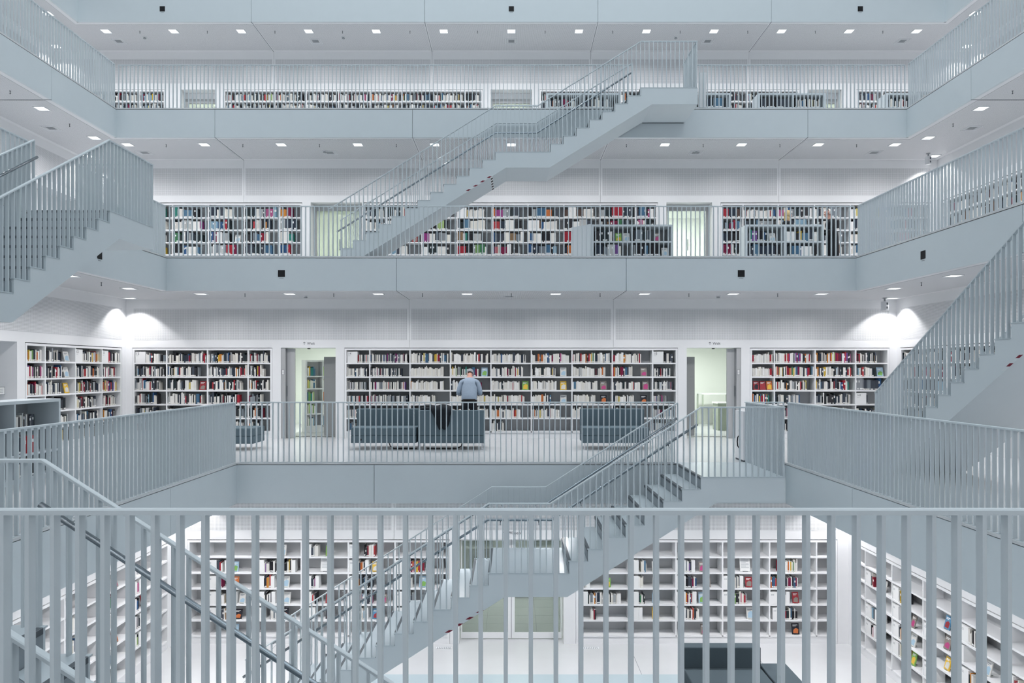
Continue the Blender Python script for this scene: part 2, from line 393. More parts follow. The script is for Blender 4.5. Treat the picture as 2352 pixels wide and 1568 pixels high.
ZS = [.175, .495, .82, 1.15, 1.475, 1.80]; TOPZ = 2.095   # shelf heights, lowest first
TN = ['bottom shelf', 'second lowest shelf', 'third lowest shelf', 'third shelf', 'second shelf', 'top shelf']
def shift(ups, d): return [u+d for u in ups]
U1 = [-6.64, -6.29, -5.31, -4.335, -3.365, -2.40, -1.42, -1.32]
U1R = [1.38, 2.43, 3.40, 4.36, 5.33, 6.30, 6.68]
U2 = [[-8.94, -8.18, -7.21, -6.245, -5.72], [-3.91, -3.36, -2.405, -1.447, -.484, .475, 1.44, 2.397, 3.355, 3.90], [5.71, 6.243, 7.21, 8.17, 8.92]]
U3 = [[-11.33, -11.14, -10.17, -9.205, -8.23, -7.25, -6.29, -5.73], [-3.98, -3.40, -2.43, -1.473, -.50, .45, 1.43, 2.41, 3.37, 3.93], [5.73, 6.29, 7.25, 8.23, 9.205, 10.17, 11.14, 11.33]]
U4 = [[-13.75, -13.3, -12.33, -11.36, -10.63], [-8.75, -8.2, -7.23, -6.26, -5.29, -4.32, -3.35, -2.38, -1.41, -.92], [.91, 1.41, 2.38, 3.35, 4.32, 5.29, 6.26, 7.23, 8.2, 8.75], [10.6, 11.36, 12.33, 13.3, 13.75]]
def Mcase(side, L): return SIDE[side] @ Tr(0, WALL[L]-.002, Z[L])

# ---- hall bookcases: white boxes, few books, many shown face out
disp_n = {}
def uniq(base):
    disp_n[base] = disp_n.get(base, 0)+1
    return base
def hall_bay(M, a, c, tier, case, bay, mode):
    z = ZS[tier]+.0005; w = c-a; x = a+.016; where = (case, bay, tier)
    def W(s): return f"{s}, {TN[tier]}, {ORD[bay]} bay, {case}"
    n = 0
    for tok in mode:
        if tok in 'dw' and x+(.2 if tok == 'd' else .09) > c-.01: continue
        if tok == 'd':
            section_sign(M, x, z, .185, .245, .2, W('white caption box')); x += .187
        elif tok == 'w':
            section_sign(M, x, z, .075, .245, .2, W('narrow white divider box'), sub=False); x += .077
        elif tok in 'bBvVk':
            ln = {'b': R.uniform(.10, .16), 'B': R.uniform(.24, .34), 'v': R.uniform(.12, .16), 'V': .40, 'k': R.uniform(.18, .24)}[tok]
            x, n = fill_books(M, x, min(x+ln, c-.02), z, {'b': 'bright', 'B': 'bright', 'v': 'vivid', 'V': 'vivid', 'k': 'mixdark'}[tok], where, n0=n)
        elif tok == '_': x += .12
        elif tok == '.': x += .05
        elif tok == 'f':
            ci = R.choice((0, 1, 2, 3, 3, 5, 5, 6, 6, 8, 8, 4, 7)); x = max(x+.10, a+w*.58) if x < a+w*.55 else x+.1
            if x+.08 < c: face_book(M, x, z, ci, W(f'{ARTN[ci]} book shown face out'), yaw=R.uniform(-.12, .12), h=R.uniform(.19, .235), w=R.uniform(.13, .165)); x += .1
        elif tok == 's':
            sheet(M, max(x+.12, a+w*.5), z, W('white printed sheet on a stand')); x = max(x+.12, a+w*.5)+.12
def hall_case(side, ups, name, plan):
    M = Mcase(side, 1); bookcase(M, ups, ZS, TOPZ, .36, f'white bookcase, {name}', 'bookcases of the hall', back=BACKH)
    for tier, row in plan.items():
        for bay, mode in enumerate(row.split()):
            if mode != '-': hall_bay(M, ups[bay], ups[bay+1], tier, name, bay, mode)
hall_case('back', U1, 'hall back wall left', {
 5: '- - ___f db_f d_k - -', 4: '- db.wf dB.kw __s dbwf dV. -', 3: '- db_f dvw_f dbw_f dB dbf -',
 2: '- db.bwf dbw_f dbf dB_f dk -', 1: '- dk_f d_kf dwf dbwf dw -', 0: '- __f - - - - -'})
hall_case('back', U1R, 'hall back wall right', {
 4: '- d.bf dbwf __s ._V -', 3: 'bw_f dbf dB_f dbwf v.V -', 2: 'dB.B dbf dbwf dB_f dbwf -', 1: '__b dw_f dB ____f .dB -', 0: '- - ____f - __f -'})
hall_case('right', U1, 'hall right wall', {
 5: '- - - - - - -', 4: '- db_f db __f dk_ - -', 3: '- - d__f dw_f w__f db_f -', 2: '- dvw db_f __f db_f dk dk -', 1: '- dbw_ dv_f dw __sf dB_f dk -', 0: '- - - __f db_ dB -'})
hall_case('left', U1R, 'hall left wall', {
 5: '- - d__f _f d_ -', 4: 'db dbw dbw_f dB dbw -', 3: 'df_ dbw_ dbwf dbw dbf -', 2: 'ds dB_f dbw dbf dbw_ -', 1: 'dB dbw_ d_f dbw dbw -', 0: 'f - db_f - - -'})

# ---- lower gallery
def case_fill(side, L, ups, name, depth, plan, group, top=TOPZ, zs=ZS):
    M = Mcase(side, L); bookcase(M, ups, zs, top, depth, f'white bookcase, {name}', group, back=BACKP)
    for tier, row in plan.items():
        row = row.split()
        for bay in range(len(ups)-1):
            tok = row[bay] if bay < len(row) else row[-1]
            if tok == '-': continue
            st, f, *ex = tok.split(':'); f = float(f); a, c = ups[bay]+.016, ups[bay+1]-.016; x = a; z = zs[tier]+.0005
            where = (name, bay, tier)
            def W(s): return f"{s}, {TN[tier]}, {ORD[bay]} bay, {name}"
            for e in ex:
                if e[0] == 'S': section_sign(M, x, z, .24, .265, .22, W('white sign box reading '+e[1:]), e[1:]); x += .25
            x, n = fill_books(M, x, a+(c-a)*f, z, st, where)
            for e in ex:
                if e[0] == 'F' and x+.2 < c:
                    ci = int(e[1]); face_book(M, min(max(x+.14, a+(c-a)*.8), c-.09), z, ci, W(f'{ARTN[ci]} book shown face out'), yaw=R.uniform(-.1, .1)); x = c-.02
STm = {'m': 'mixdark', 'd': 'dvd', 'c': 'cream', 'b': 'bright', 'v': 'vivid', 'r': 'runs', 'k': 'rdark'}
def exp(s):
    return ' '.join(t if t == '-' else ':'.join([STm[t[0]]]+t[1:].split(':')) for t in s.split())
G2 = 'bookcases of the lower gallery'
case_fill('back', 2, U2[0], 'lower gallery left bookcase', .30, {5: exp('m1:S12 m1 m1 m.97'), 4: exp('m.95 m.8 m1 m.75'), 3: exp('m.8 m.75:F1 m.85 m.95'), 2: exp('m.75 m.9 m.8 m.6'), 1: exp('m.7 m.8 m.9 m.65'), 0: exp('m.8 m.8 m.85 m.6')}, G2)
case_fill('back', 2, U2[1], 'lower gallery middle bookcase', .30, {
 5: exp('d1:S14 d.97 b.97 c.97 c.9 b.95 b.97 c.75 m.95:S15'), 4: exp('d.95 d.8 c.85 b.72:F3 c.82 c.6:F6 c.85 b.5:F8 d.8'),
 3: exp('d.85 d.9 c.85 c.8 c.72:F4 c.65:F7 c.65:F8 c.7:F8 d.9'), 2: exp('d.95 d.97 c.65 c1 c.85:F0 c.5:F6 c.6:F5 c.55:F5 d.65'),
 1: exp('d.9 d.8 c.8 c.95 c.75 c.7 c.4 m.5 d.95'), 0: exp('d.5 - - - m.32 - - - d.6')}, G2)
case_fill('back', 2, U2[2], 'lower gallery right bookcase', .30, {5: exp('c1 v.92 v.9 m.7'), 4: exp('c.97 v1 b.95 m.65:F3'), 3: exp('-'+' b.85 b.85 k.9'), 2: exp('v.8 b.65 m.9 m.4:S162'), 1: exp('m.8 b.7 m.8 m.8'), 0: exp('m.8 m.7 m.8 m.6')}, G2)
M_ = Mcase('back', 2)
for i, (dx, ci) in enumerate(((.09, 1), (.25, 1), (.405, 0))): face_book(M_, 5.74+dx, ZS[3]+.001, ci, f'{ARTN[ci]} book shown face out, {ORD[i]} of three, first bay, lower gallery right bookcase', ci2=(5, 1, 7)[i], w=.135)
case_fill('left', 2, [5.72, 6.243, 7.21, 8.17, 8.90], 'lower gallery left side wall', .30, {5: exp('b.9 m.55:F6 m.95:S12 v1:S12'), 4: exp('v.95 m.6:F6 m.95 b.8'), 3: exp('b.95 m.55:F7 m.95 v.85'), 2: exp('b.9 m.7 m.8:F5 m.85'), 1: exp('b.9 m.8 m.9 m.8'), 0: exp('m.9 m.8 m.85 m.75')}, G2)
case_fill('right', 2, U2[0], 'lower gallery right wall behind stairs', .30, {5: exp('m.9'), 4: exp('b.9'), 3: exp('k.9'), 2: exp('b.9'), 1: exp('m.8'), 0: exp('m.8')}, G2)
# ---- middle gallery
G3 = 'bookcases of the middle gallery'
Z3 = [.09, .41, .745, 1.08, 1.416, 1.75]
case_fill('back', 3, U3[0], 'middle gallery left bookcase', .30, {t: exp(s) for t, s in {5: '- r.8 r.8 r.75 r.75 r.95 r.6', 4: '- r.8 r.85 r.85 r.6 r.75 r.8', 3: '- r.8 r.8 r.85 r.6:F6 r.7 r.7', 2: '- r.8 r.8 r.75 r.8 r.8 r.5', 1: '- r.7'}.items()}, G3, 2.083, Z3)
case_fill('back', 3, U3[1], 'middle gallery middle bookcase', .30, {t: exp(s) for t, s in {5: 'm.95 r.95 r.8 c.8:S7 r.8 r.85 r.9 r.95 r.95', 4: 'c.95 r.8 r.75 r.8 r.85 r.85 r.8 r.85 r.9', 3: 'r.9 r.6:F1 r.85 r.75 r.9 r.8 r.85 r.8 k.9', 2: 'r.9 k.6 r.8 r.85 r.8:F6 r.85 r.8 k.85 r.9', 1: 'r.8 r.6 r.7:F6 r.75 r.75:F6 r.85 r.8 r.8 k.8'}.items()}, G3, 2.083, Z3)
case_fill('back', 3, U3[2], 'middle gallery right bookcase', .30, {t: exp(s) for t, s in {5: 'r1 c.95 r.95 r.8 r.9 r.8 -', 4: 'm.9 k.9 k.8 k.7 r.7 r.8 -', 3: 'k1 r.8 k.9 r.8 r.8 r.8 -', 2: 'k1 k.9 r.8 r.8 r.8 r.7 -', 1: 'k.9 r.9 r.8 r.8 r.8 r.7 -'}.items()}, G3, 2.083, Z3)
case_fill('right', 3, U3[0], 'middle gallery right side wall', .30, {t: exp(s) for t, s in {5: '- m.85', 4: '- m.9', 3: '- m.8', 2: '- m.7', 1: '- m.7'}.items()}, G3, 2.083, Z3)
# ---- upper gallery (only the top shelves show above the slab)
G4 = 'bookcases of the upper gallery'
for i, nm in enumerate(('upper gallery leftmost bookcase', 'upper gallery left middle bookcase', 'upper gallery right middle bookcase', 'upper gallery rightmost bookcase')):
    case_fill('back', 4, U4[i], nm, .30, {5: exp('b.95 b.97 m.9 b.97 b.95 b.9 b.95 b.95 m.9 m.9' if i < 2 else 'b.8 m.95 m.8 m.9 m.7 b.8 m.8'), 4: exp('m.9'), 3: exp('m.9')}, G4)

# ------------------------------------------------------------------ low free-standing bookcases
def low_case(M, ups, label, plan, name, h=1.19, depth=.5, zs=(.08, .42, .78)):
    t = bookcase(M, ups, list(zs), h-.045, depth, label, 'low bookcases standing free on the galleries', name='low_bookcase', m=LOWM, back=BACKP)
    for tier, row in plan.items():
        for bay, tok in enumerate(row.split()):
            if tok == '-': continue
            st, f, *ex = exp(tok).split(':'); a, c = ups[bay]+.016, ups[bay+1]-.016; z = zs[tier]+.0005
            x, n = fill_books(M, a+.02, a+(c-a)*float(f), z, st, (name, bay, {0: 0, 1: 1, 2: 5}[tier]))
            for q, e in enumerate(ex):
                ci = int(e[1]); face_book(M, max(x+.12, a+(c-a)*(.66+.22*q)), z, ci, f"{ARTN[ci]} book shown face out, {('lower', 'middle', 'upper')[tier]} shelf, {ORD[bay]} bay, {name}")
    return t
LOWM = mat('pale_grey_lacquer', (0.60, 0.655, 0.69), 0.45)
low_case(Tr(0, 17.40, Z[3]), [2.03, 2.98, 3.94], 'low pale bookcase on the middle gallery, left one', {2: 'k.5:F4:F6 k.5:F8', 1: 'r.75 k.75:F6', 0: 'r.8 r.8'}, 'low bookcase beside right doorway')
low_case(Tr(0, 17.40, Z[3]), [5.82, 6.74, 7.66], 'low pale bookcase on the middle gallery with people behind it', {2: 'r.6:F6 r.95', 1: 'k.9 k.9', 0: 'k.8 k.8'}, 'low bookcase with people behind')
# its closed end stands at an angle
tl = [o for o in COL.objects if o.get('label', '').startswith('low pale bookcase on the middle gallery, left')][0]
MB().box(0, .62, 0, .03, 0, 1.19).build('end_panel', LOWM, tl, Tr(1.955, -.04, 0) @ rotz(math.radians(180-46)))
# left, lower gallery: faces right, runs along the depth
M_ = Matrix.Translation((-7.03, 8.0, 0)) @ rotz(PI/2)
low_case(M_, [.05, 1.03, 2.01, 2.97], 'low pale bookcase behind the left railing of the lower gallery', {2: 'm.7 k.3:F5 m.45', 1: 'k.6 k.6 k.5', 0: 'm.5 m.5 m.5'}, 'low bookcase behind left railing')
# upper gallery
low_case(Tr(0, 19.4, Z[4]), [1.02, 1.98, 2.94], 'low pale bookcase on the upper gallery behind the staircase', {2: 'm.8 m.8'}, 'upper low bookcase behind staircase', zs=(.08, .42, .80))
low_case(Tr(0, 19.4, Z[4]), [4.40, 5.2, 5.98], 'low pale bookcase on the upper gallery right of the staircase', {2: 'k.9 k.8'}, 'upper low bookcase right of staircase', zs=(.08, .42, .80))
low_case(Tr(0, 19.4, Z[4]), [6.83, 7.75, 8.6], 'low pale bookcase on the upper gallery before the right doorway', {2: 'k.9 m.9'}, 'upper low bookcase before doorway', zs=(.08, .42, .80))
low_case(Tr(0, 19.4, Z[4]), [10.35, 11.2], 'low pale bookcase on the upper gallery near the right corner', {2: 'm.9'}, 'upper low bookcase near right corner', zs=(.08, .42, .80))

# ------------------------------------------------------------------ railings
PITCH = 0.0956; RH = 1.07
BAR = MB().box(-.008, .008, -.020, .020, 0, 1).mesh('baluster', RAIL)
BARY = MB().box(-.020, .020, -.008, .008, 0, 1).mesh('baluster', RAIL)
def railing(M, u0, u1, label, end0=True, end1=True, RH=RH):
    """along local x from u0 to u1, floor at z 0"""
    n = max(1, round((u1-u0)/PITCH)); t = thing('gallery_railing', label, 'railing', M @ Tr((u0+u1)/2, 0, 0), 'railings round the galleries')
    c = (u0+u1)/2
    MB().bar([(u0-c, 0, RH), (u1-c, 0, RH)], .042, .022).build('handrail', RAIL, t)
    MB().box(u0-c, u1-c, -.020, .020, 0, .007).build('base_rail', RAIL, t)
    for i in range(n+1):
        if (i == 0 and not end0) or (i == n and not end1): continue
        o = link('baluster', BAR, t); o.location = (u0-c+(u1-u0)*i/n, 0, .012); o.scale = (1, 1, RH-.022-.012)
SA = dict(ut=2.88, ue=4.16, mr=.88, ml=-.342, run=.2857, vn=3.11, vf=4.64)
SB = dict(ut=2.95, ue=4.24, mr=.893, ml=-.363, run=.294, vn=8.45, vf=9.62)
SL = dict(ut=3.00, ue=4.29, mr=.95, ml=-.32, run=.293, vn=6.03, vf=7.20)
SF = dict(ut=2.97, ue=4.25, mr=.97, ml=-.25, run=.2857, vn=3.11, vf=4.64)
RN = {'back': 'back', 'left': 'left', 'right': 'right', 'front': 'near'}
for L, st, openings in ((2, SA, ('back', 'front')), (3, SL, ('left', 'right')), (4, SB, ('back',))):
    h = HALF[L]
    for side in SIDE:
        if side == 'front' and L > 2: continue
        M = SIDE[side] @ Tr(0, h+.03, Z[L])
        if side == 'front': railing(SIDE[side] @ Tr(0, h+.065, Z[L]), -4.7726, 2.8978, 'pale grey bar railing across the foreground', RH=1.11)
        elif side in openings:
            railing(M, -h+.05, st['ut'], f'pale grey bar railing on the {RN[side]} edge of the {LNAME[L]}')
            railing(M, st['ue'], h-.03, f'short pale railing by the stair head, {RN[side]} edge of the {LNAME[L]}')
        else:
            railing(M, -h+.05, h-.03, f'pale grey bar railing on the {RN[side]} edge of the {LNAME[L]}')

# ------------------------------------------------------------------ staircases
def staircase(side, L, s, label, grabs=(True, False)):
    z0, z1 = Z[L], Z[L+1]; H = z1-z0; rise = H/22; M = SIDE[side]
    ut, ue, mr, ml, run, vn, vf = (s[k] for k in ('ut', 'ue', 'mr', 'ml', 'run', 'vn', 'vf'))
    zm = z1-8*rise; half = HALF[L+1]
    Mo = M @ Tr(ml, (vn+vf)/2, z0)
    t = thing('staircase', label, 'staircase', Mo, 'staircases across the light well')
    ox, oy, oz = ml, (vn+vf)/2, z0
    # stepped outline, low end first
    lo = ml-13*run
    pts = [(lo, z0)]
    treads = []
    x, z = lo, z0
    for k in range(14):
        z += rise; pts.append((x, z))
        nx = x+run if k < 13 else mr
        treads.append((x, nx, z)); pts.append((nx, z)); x = nx
    for k in range(8):
        z += rise; pts.append((x, z)); nx = x+run if k < 7 else ue
        treads.append((x, nx, z)); pts.append((nx, z)); x = nx
    sl = rise/run
    zs_ = zm-.35; xf = (ml+.24)-(zs_-z0)/sl
    pts += [(ue, z1-.37), (ut+.25, z1-.37), (mr-.03, zs_), (ml+.24, zs_), (xf, z0)]
    b = MB(); b.prism([(p-ox, q-oz) for p, q in pts], vn-oy, vf-oy)
    b.build('stair_body', FASC, t)
    # landing joins the slab
    MB().box(ut+.02-ox, ue-ox, vf-oy, half+.02-oy, z1-.37-oz, z1-.004-oz).build('landing', FASC, t)
    MB().box(ut-.01-ox, ue-.002-ox, vf-oy, half-oy, z1-.004-oz, z1+.006-oz).build('landing_plate', TREAD, t)
    MB().box(ut+.25-ox, ue-.03-ox, half-.035-oy, half-.002-oy, z1-.378-oz, z1-.37-oz).build('joint_shade_strip', STRIP, t)  # dark strip painting the shade in the open joint at the slab
    lk = {}
    for a, c, zz in treads:
        k = round(c-a, 3)
        if k not in lk:
            lk[k] = (MB().box(-.012, c-a-.012, vn-.006-oy, vf+.006-oy, 0, .012).mesh('tread', TREAD))
        link('tread', lk[k], t, Tr(a-ox, 0, zz-oz))
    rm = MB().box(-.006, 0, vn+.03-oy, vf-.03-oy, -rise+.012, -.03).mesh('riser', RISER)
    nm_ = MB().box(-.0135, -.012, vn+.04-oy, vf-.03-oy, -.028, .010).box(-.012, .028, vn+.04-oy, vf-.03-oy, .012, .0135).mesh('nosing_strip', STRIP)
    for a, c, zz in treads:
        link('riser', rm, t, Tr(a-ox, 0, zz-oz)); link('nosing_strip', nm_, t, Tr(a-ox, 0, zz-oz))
    # railings
    def toph(u):
        """rail line 1.075 above the nosing line"""
        if u >= ut: q = z1
        elif u >= mr-run: q = zm+(u-(mr-run))*sl if u < ut else z1
        elif u >= ml: q = zm
        else: q = zm+(u-ml)*sl
        return q
    def stepz(u):
        r = z0
        for a, c, zz in treads:
            if a-1e-6 <= u <= c+1e-6: r = zz
        return r
    RT = 1.075
    for near in (True, False):
        v = (vn+.02) if near else (vf-.02)
        rg = bpy.data.objects.new('stair_railing', None); COL.objects.link(rg); rg.parent = t; rg.empty_display_size = .1
        path = [(lo+.01, zm+(lo+.01-ml)*sl+RT), (ml, zm+RT), (mr-run, zm+RT), (ut, z1+RT)]
        P = [(p-ox, v-oy, q-oz) for p, q in path]
        if near: P.append((ue-.02-ox, v-oy, z1+RT-oz)); P.append((ue-.02-ox, half+.03-oy, z1+RT-oz))
        MB().bar(P, .042, .022).build('handrail', RAIL, rg)
        end = ue-.02 if near else ut
        n = int(round((end-(lo+.03))/(run/3)))
        for i in range(n+1):
            u = lo+.03+(end-lo-.03)*i/n
            zb = stepz(u)+.012; zt = min(toph(u), z1)+RT-.02
            o = link('baluster', BAR, rg); o.location = (u-ox, v-oy, zb-oz); o.scale = (1, 1, zt-zb)
        if near:
            n = int((half-v)/PITCH)
            for i in range(1, n+1):
                o = link('baluster', BARY, rg); o.location = (ue-.02-ox, v+(half-v)*i/(n+.3)-oy, z1+.012-oz); o.scale = (1, 1, RT-.04)
        # round steel grab rail on the inner side
        if near and not grabs[0] or not near and not grabs[1]: continue
        vi = v+(.075 if near else -.075); G = .80
        gp = [(lo-.05, zm+(lo-.05-ml)*sl+G), (ml-.02, zm+G), (mr-run+.02, zm+G), (ut-.03, z1+G)]
        pp = [(p-ox, vi-oy, q-oz) for p, q in gp]
        tb = MB(); tb.tube(pp, .0205, 10)
        for q0, q1 in zip(pp[:-1], pp[1:]):
            for f in (.2, .8):
                m_ = Vector(q0).lerp(Vector(q1), f); tb.tube([m_-Vector((0, 0, .02)), (m_.x, v-oy, m_.z-.06)], .007, 6)
        tb.build('grab_rail', STEEL, rg, smooth=True)
    # red and white warning tape along the low soffit edge
    d = Vector((run, 0, rise)).normalized(); up = Vector((-d.z*.0, 0, 1))
    e0 = Vector((ml+.24-ox, 0, zs_-oz)); tl = .76
    for k in range(4):
        p0 = e0-d*(.37+.186*k); p1 = p0-d*.075; hx = Vector((-.063, 0, 0))
        for q0, q1, m_ in ((p0, p1, RED), (p1, p1-d*.111, TAPEB)):
            bb = MB(); bb.prism([(q.x, q.z) for q in (q0, q1, q1+hx, q0+hx)], vn-oy-.003, vn-oy)
            bb.build('tape_stripe', m_, t)
    p = e0-d*.36
    for k in range(10):
        y0 = vn-oy+(vf-vn)*k/10
        vs = [p, p-d*.05, p-d*.05-Vector((0, 0, .003)), p-Vector((0, 0, .003))]
        MB().prism([(q.x, q.z) for q in vs], y0+.004, y0+(vf-vn)/10-.004).build('tape_stripe', BLACK if k % 2 else TAPEW, t)
    return t
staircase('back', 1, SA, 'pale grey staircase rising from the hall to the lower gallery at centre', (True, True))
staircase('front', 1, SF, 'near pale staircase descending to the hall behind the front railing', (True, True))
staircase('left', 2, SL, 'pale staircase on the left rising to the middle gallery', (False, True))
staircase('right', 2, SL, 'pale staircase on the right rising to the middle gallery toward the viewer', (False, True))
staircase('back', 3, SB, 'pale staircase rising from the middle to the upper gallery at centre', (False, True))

# gate panels at stair heads
def gate(M, w, label, handle=True):
    t = thing('gate_panel', label, 'gate', M)
    MB().box(-.02, .02, 0, w, .03, .90).build('leaf', SHELFW, t, bevel=.003, seg=1)
    MB().box(-.018, .018, .01, w-.01, .0, .03).build('foot', STRIP, t)
    if handle:
        MB().box(-.024, -.02, w*.42, w*.42+.05, .52, .56).build('lock', BLACK, t)
        MB().tube([(-.022, w*.45, .46), (-.045, w*.52, .42), (-.05, w*.54, .34), (-.045, w*.52, .26), (-.022, w*.45, .22)], .011, 8).build('handle', BLACK, t, smooth=True)
    return t
gate(SIDE['back'] @ Tr(4.13, 4.90, 0), .45, 'white gate panel with black handle at the lower stair head')
gate(SIDE['back'] @ Tr(4.60, 9.76, Z[4]) @ rotz(-PI/2), .19, 'narrow pale gate panel at the upper stair head', False)

# ------------------------------------------------------------------ ceiling fittings
MODL = 4.84/2.5
LF = MB(); LF.box(-.125, .125, -.125, -.105, -.012, 0); LF.box(-.125, .125, .105, .125, -.012, 0); LF.box(-.125, -.105, -.105, .105, -.012, 0); LF.box(.105, .125, -.105, .105, -.012, 0)
LFm = LF.mesh('lamp_frame', LAMPF); LDm = MB().box(-.105, .105, -.105, .105, -.006, -.002).mesh('diffuser', LAMPM)
LD = {}
def area_data(e):
    if e not in LD:
        d = bpy.data.lights.new('lamp', 'AREA'); d.energy = e; d.color = LAMP_C; d.size = .19; d.spread = math.radians(150); LD[e] = d
    return LD[e]
def downlight(M, label, e):
    t = thing('downlight', label, 'ceiling light', M, 'square downlights in the gallery ceilings')
    link('lamp_frame', LFm, t); link('diffuser', LDm, t)
    l = bpy.data.objects.new('lamp', area_data(e)); COL.objects.link(l); l.parent = t; l.location = (0, 0, -.016)
    return t
CN = {1: 'hall ceiling', 2: 'lower gallery ceiling', 3: 'middle gallery ceiling', 4: 'upper gallery ceiling'}
SPR = MB(); SPR.lathe([(.016, 0), (.016, -.006), (.006, -.008), (.006, -.05), (.013, -.052), (.013, -.058), (.003, -.07)], n=8); SPRm = SPR.mesh('sprinkler', [STRIP])
for L in (1, 2, 3, 4):
    h, wl = HALF[L+1], WALL[L]; zc = Z[L+1]-TH-.006
    if L == 1: zc += .006
    us = {1: [-4.84, -2.9, -.968, .968, 2.9, 4.84], 2: [MODL*(k+.5) for k in range(-4, 4)], 3: [MODL*k for k in range(-5, 6)], 4: [MODL*k for k in range(-6, 7)]}[L]
    for side in SIDE:
        M = SIDE[side] @ Tr(0, 0, zc)
        for i, u in enumerate(us):
            e = HALL_E if L == 1 else DOWN_E
            if side == 'front' and i % 2: continue
            downlight(M @ Tr(u, h+.53, 0), f"square white downlight, {nth(i+1)} along the {RN[side]} side of the {CN[L]}", e*(.9 if side == 'front' else 1))
            if L > 1 and side != 'front' and i < len(us)-1:
                o = link('sprinkler', SPRm, None, M @ Tr(u+MODL/2, h+.53, 0)); tag(o, f'small dark sprinkler head, {nth(i+1)} along the {RN[side]} side of the {CN[L]}', 'sprinkler', 'sprinklers in the gallery ceilings')
    # corner wall washers
    for sx in (-1, 1):
        M = T0 @ Tr(sx*(wl-.32), wl-.40, zc)
        t = thing('corner_spot', f"white square corner spotlight, {'left' if sx < 0 else 'right'} back corner of the {CN[L]}", 'ceiling light', M, 'corner spotlights')
        link('lamp_frame', LFm, t); link('diffuser', LDm, t)
        light('spot', 'SPOT', (0, 0, -.03), SPOT_E, LAMP_C, t, (0, 0, 0), spot_size=math.radians(112), spot_blend=.35, shadow_soft_size=.05)
def vent(M, label):
    t = thing('air_vent', label, 'vent', M, 'square air vents in the ceilings'); b = MB()
    for a, c in ((.17, .15), (.13, .115)):
        b.box(-a, a, -a, -c, -.008, 0); b.box(-a, a, c, a, -.008, 0); b.box(-a, -c, -c, c, -.008, 0); b.box(c, a, -c, c, -.008, 0)
    b.build('frame', LAMPF, t)
    for k in range(6): MB().box(-.085, .085, -.08+.028*k, -.064+.028*k, -.007, -.001).build('slat', GRILL, t)
def detector(M, label):
    t = thing('smoke_detector', label, 'smoke detector', M, 'smoke detectors on the ceilings')
    MB().lathe([(.055, 0), (.055, -.015), (.05, -.02)], n=16).build('base', LAMPF, t)
    MB().lathe([(.03, -.02), (.03, -.03), (.044, -.034), (.044, -.042), (.03, -.052)], n=16).build('sensor', GRILL, t)
for L, vs, ds in ((2, [(-.05, 1.2)], [(-4.62, 1.0), (4.65, 1.0)]), (3, [(-9.6, 1.3), (-4.75, 1.3), (4.83, 1.3), (9.5, 1.3)], [(-4.85, 1.05), (4.8, 1.05)]), (4, [(-11.6, 1.25), (-5.78, 1.25), (0, 1.25), (5.8, 1.25), (11.55, 1.25)], [(-10.7, .9), (-4.9, .9), (4.8, .9)])):
    M = T0 @ Tr(0, 0, Z[L+1]-TH-.006)
    for i, (u, v) in enumerate(vs): vent(M @ Tr(u, HALF[L+1]+v-.1, 0), f'square air vent, {nth(i+1)} from left in the back {CN[L]}')
    for i, (u, v) in enumerate(ds): detector(M @ Tr(u, HALF[L+1]+v, 0), f'round smoke detector, {nth(i+1)} from left in the back {CN[L]}')
for side in ('left', 'right'):
    sg = 1 if side == 'left' else -1
    for L in (3,):
        M = SIDE[side] @ Tr(0, 0, Z[L+1]-TH-.006)
        for i, u in enumerate((5.2, 9.0)): vent(M @ Tr(sg*u, HALF[L+1]+1.15, 0), f'square air vent, {ORD[i]} along the {side} side of the {CN[L]}')
# hanging speakers near the right corner
for L, (X, Y) in ((2, (8.62, 16.3)), (3, (10.95, 18.55))):
    zc = Z[L+1]-TH
    t = thing('wall_speaker', f'small pale speaker hanging from the {CN[L]} near the right corner', 'speaker', Tr(X, Y, zc) @ rotz(.5), 'hanging speakers')
    MB().lathe([(.05, 0), (.05, -.02), (.02, -.03), (.02, -.10)], n=12).build('mount', GRILL, t)
    MB().box(-.055, .055, -.06, .06, -.30, -.09).build('housing', LAMPF, t, bevel=.008)
    MB().box(-.03, .03, -.063, -.06, -.17, -.12).box(-.03, .03, -.063, -.06, -.26, -.21).build('driver', STRIP, t)
# black square panels in the fascias
def black_sq(side, L, u, label):
    t = thing('black_panel', label, 'panel', SIDE[side] @ Tr(u, HALF[L], Z[L]-.36), 'black square panels in the balcony fronts')
    MB().box(-.072, .072, -.006, 0, -.072, .072).build('plate', BLACK, t)
    MB().box(-.045, .045, -.002, 0, -.105, -.095).build('caption', INKL, t)
black_sq('back', 5, -9.74, 'black square panel at upper left of the top balcony front')
black_sq('back', 5, 0, 'black square panel at the middle of the top balcony front')
black_sq('back', 5, 9.74, 'black square panel at upper right of the top balcony front')
black_sq('back', 3, -4.84, 'black square panel on the left half of the middle balcony front')
black_sq('back', 3, 4.84, 'black square panel on the right half of the middle balcony front')
black_sq('right', 3, -4.84, 'black square panel on the right side balcony front')
black_sq('left', 3, 4.84, 'black square panel on the left side balcony front behind the stairs')

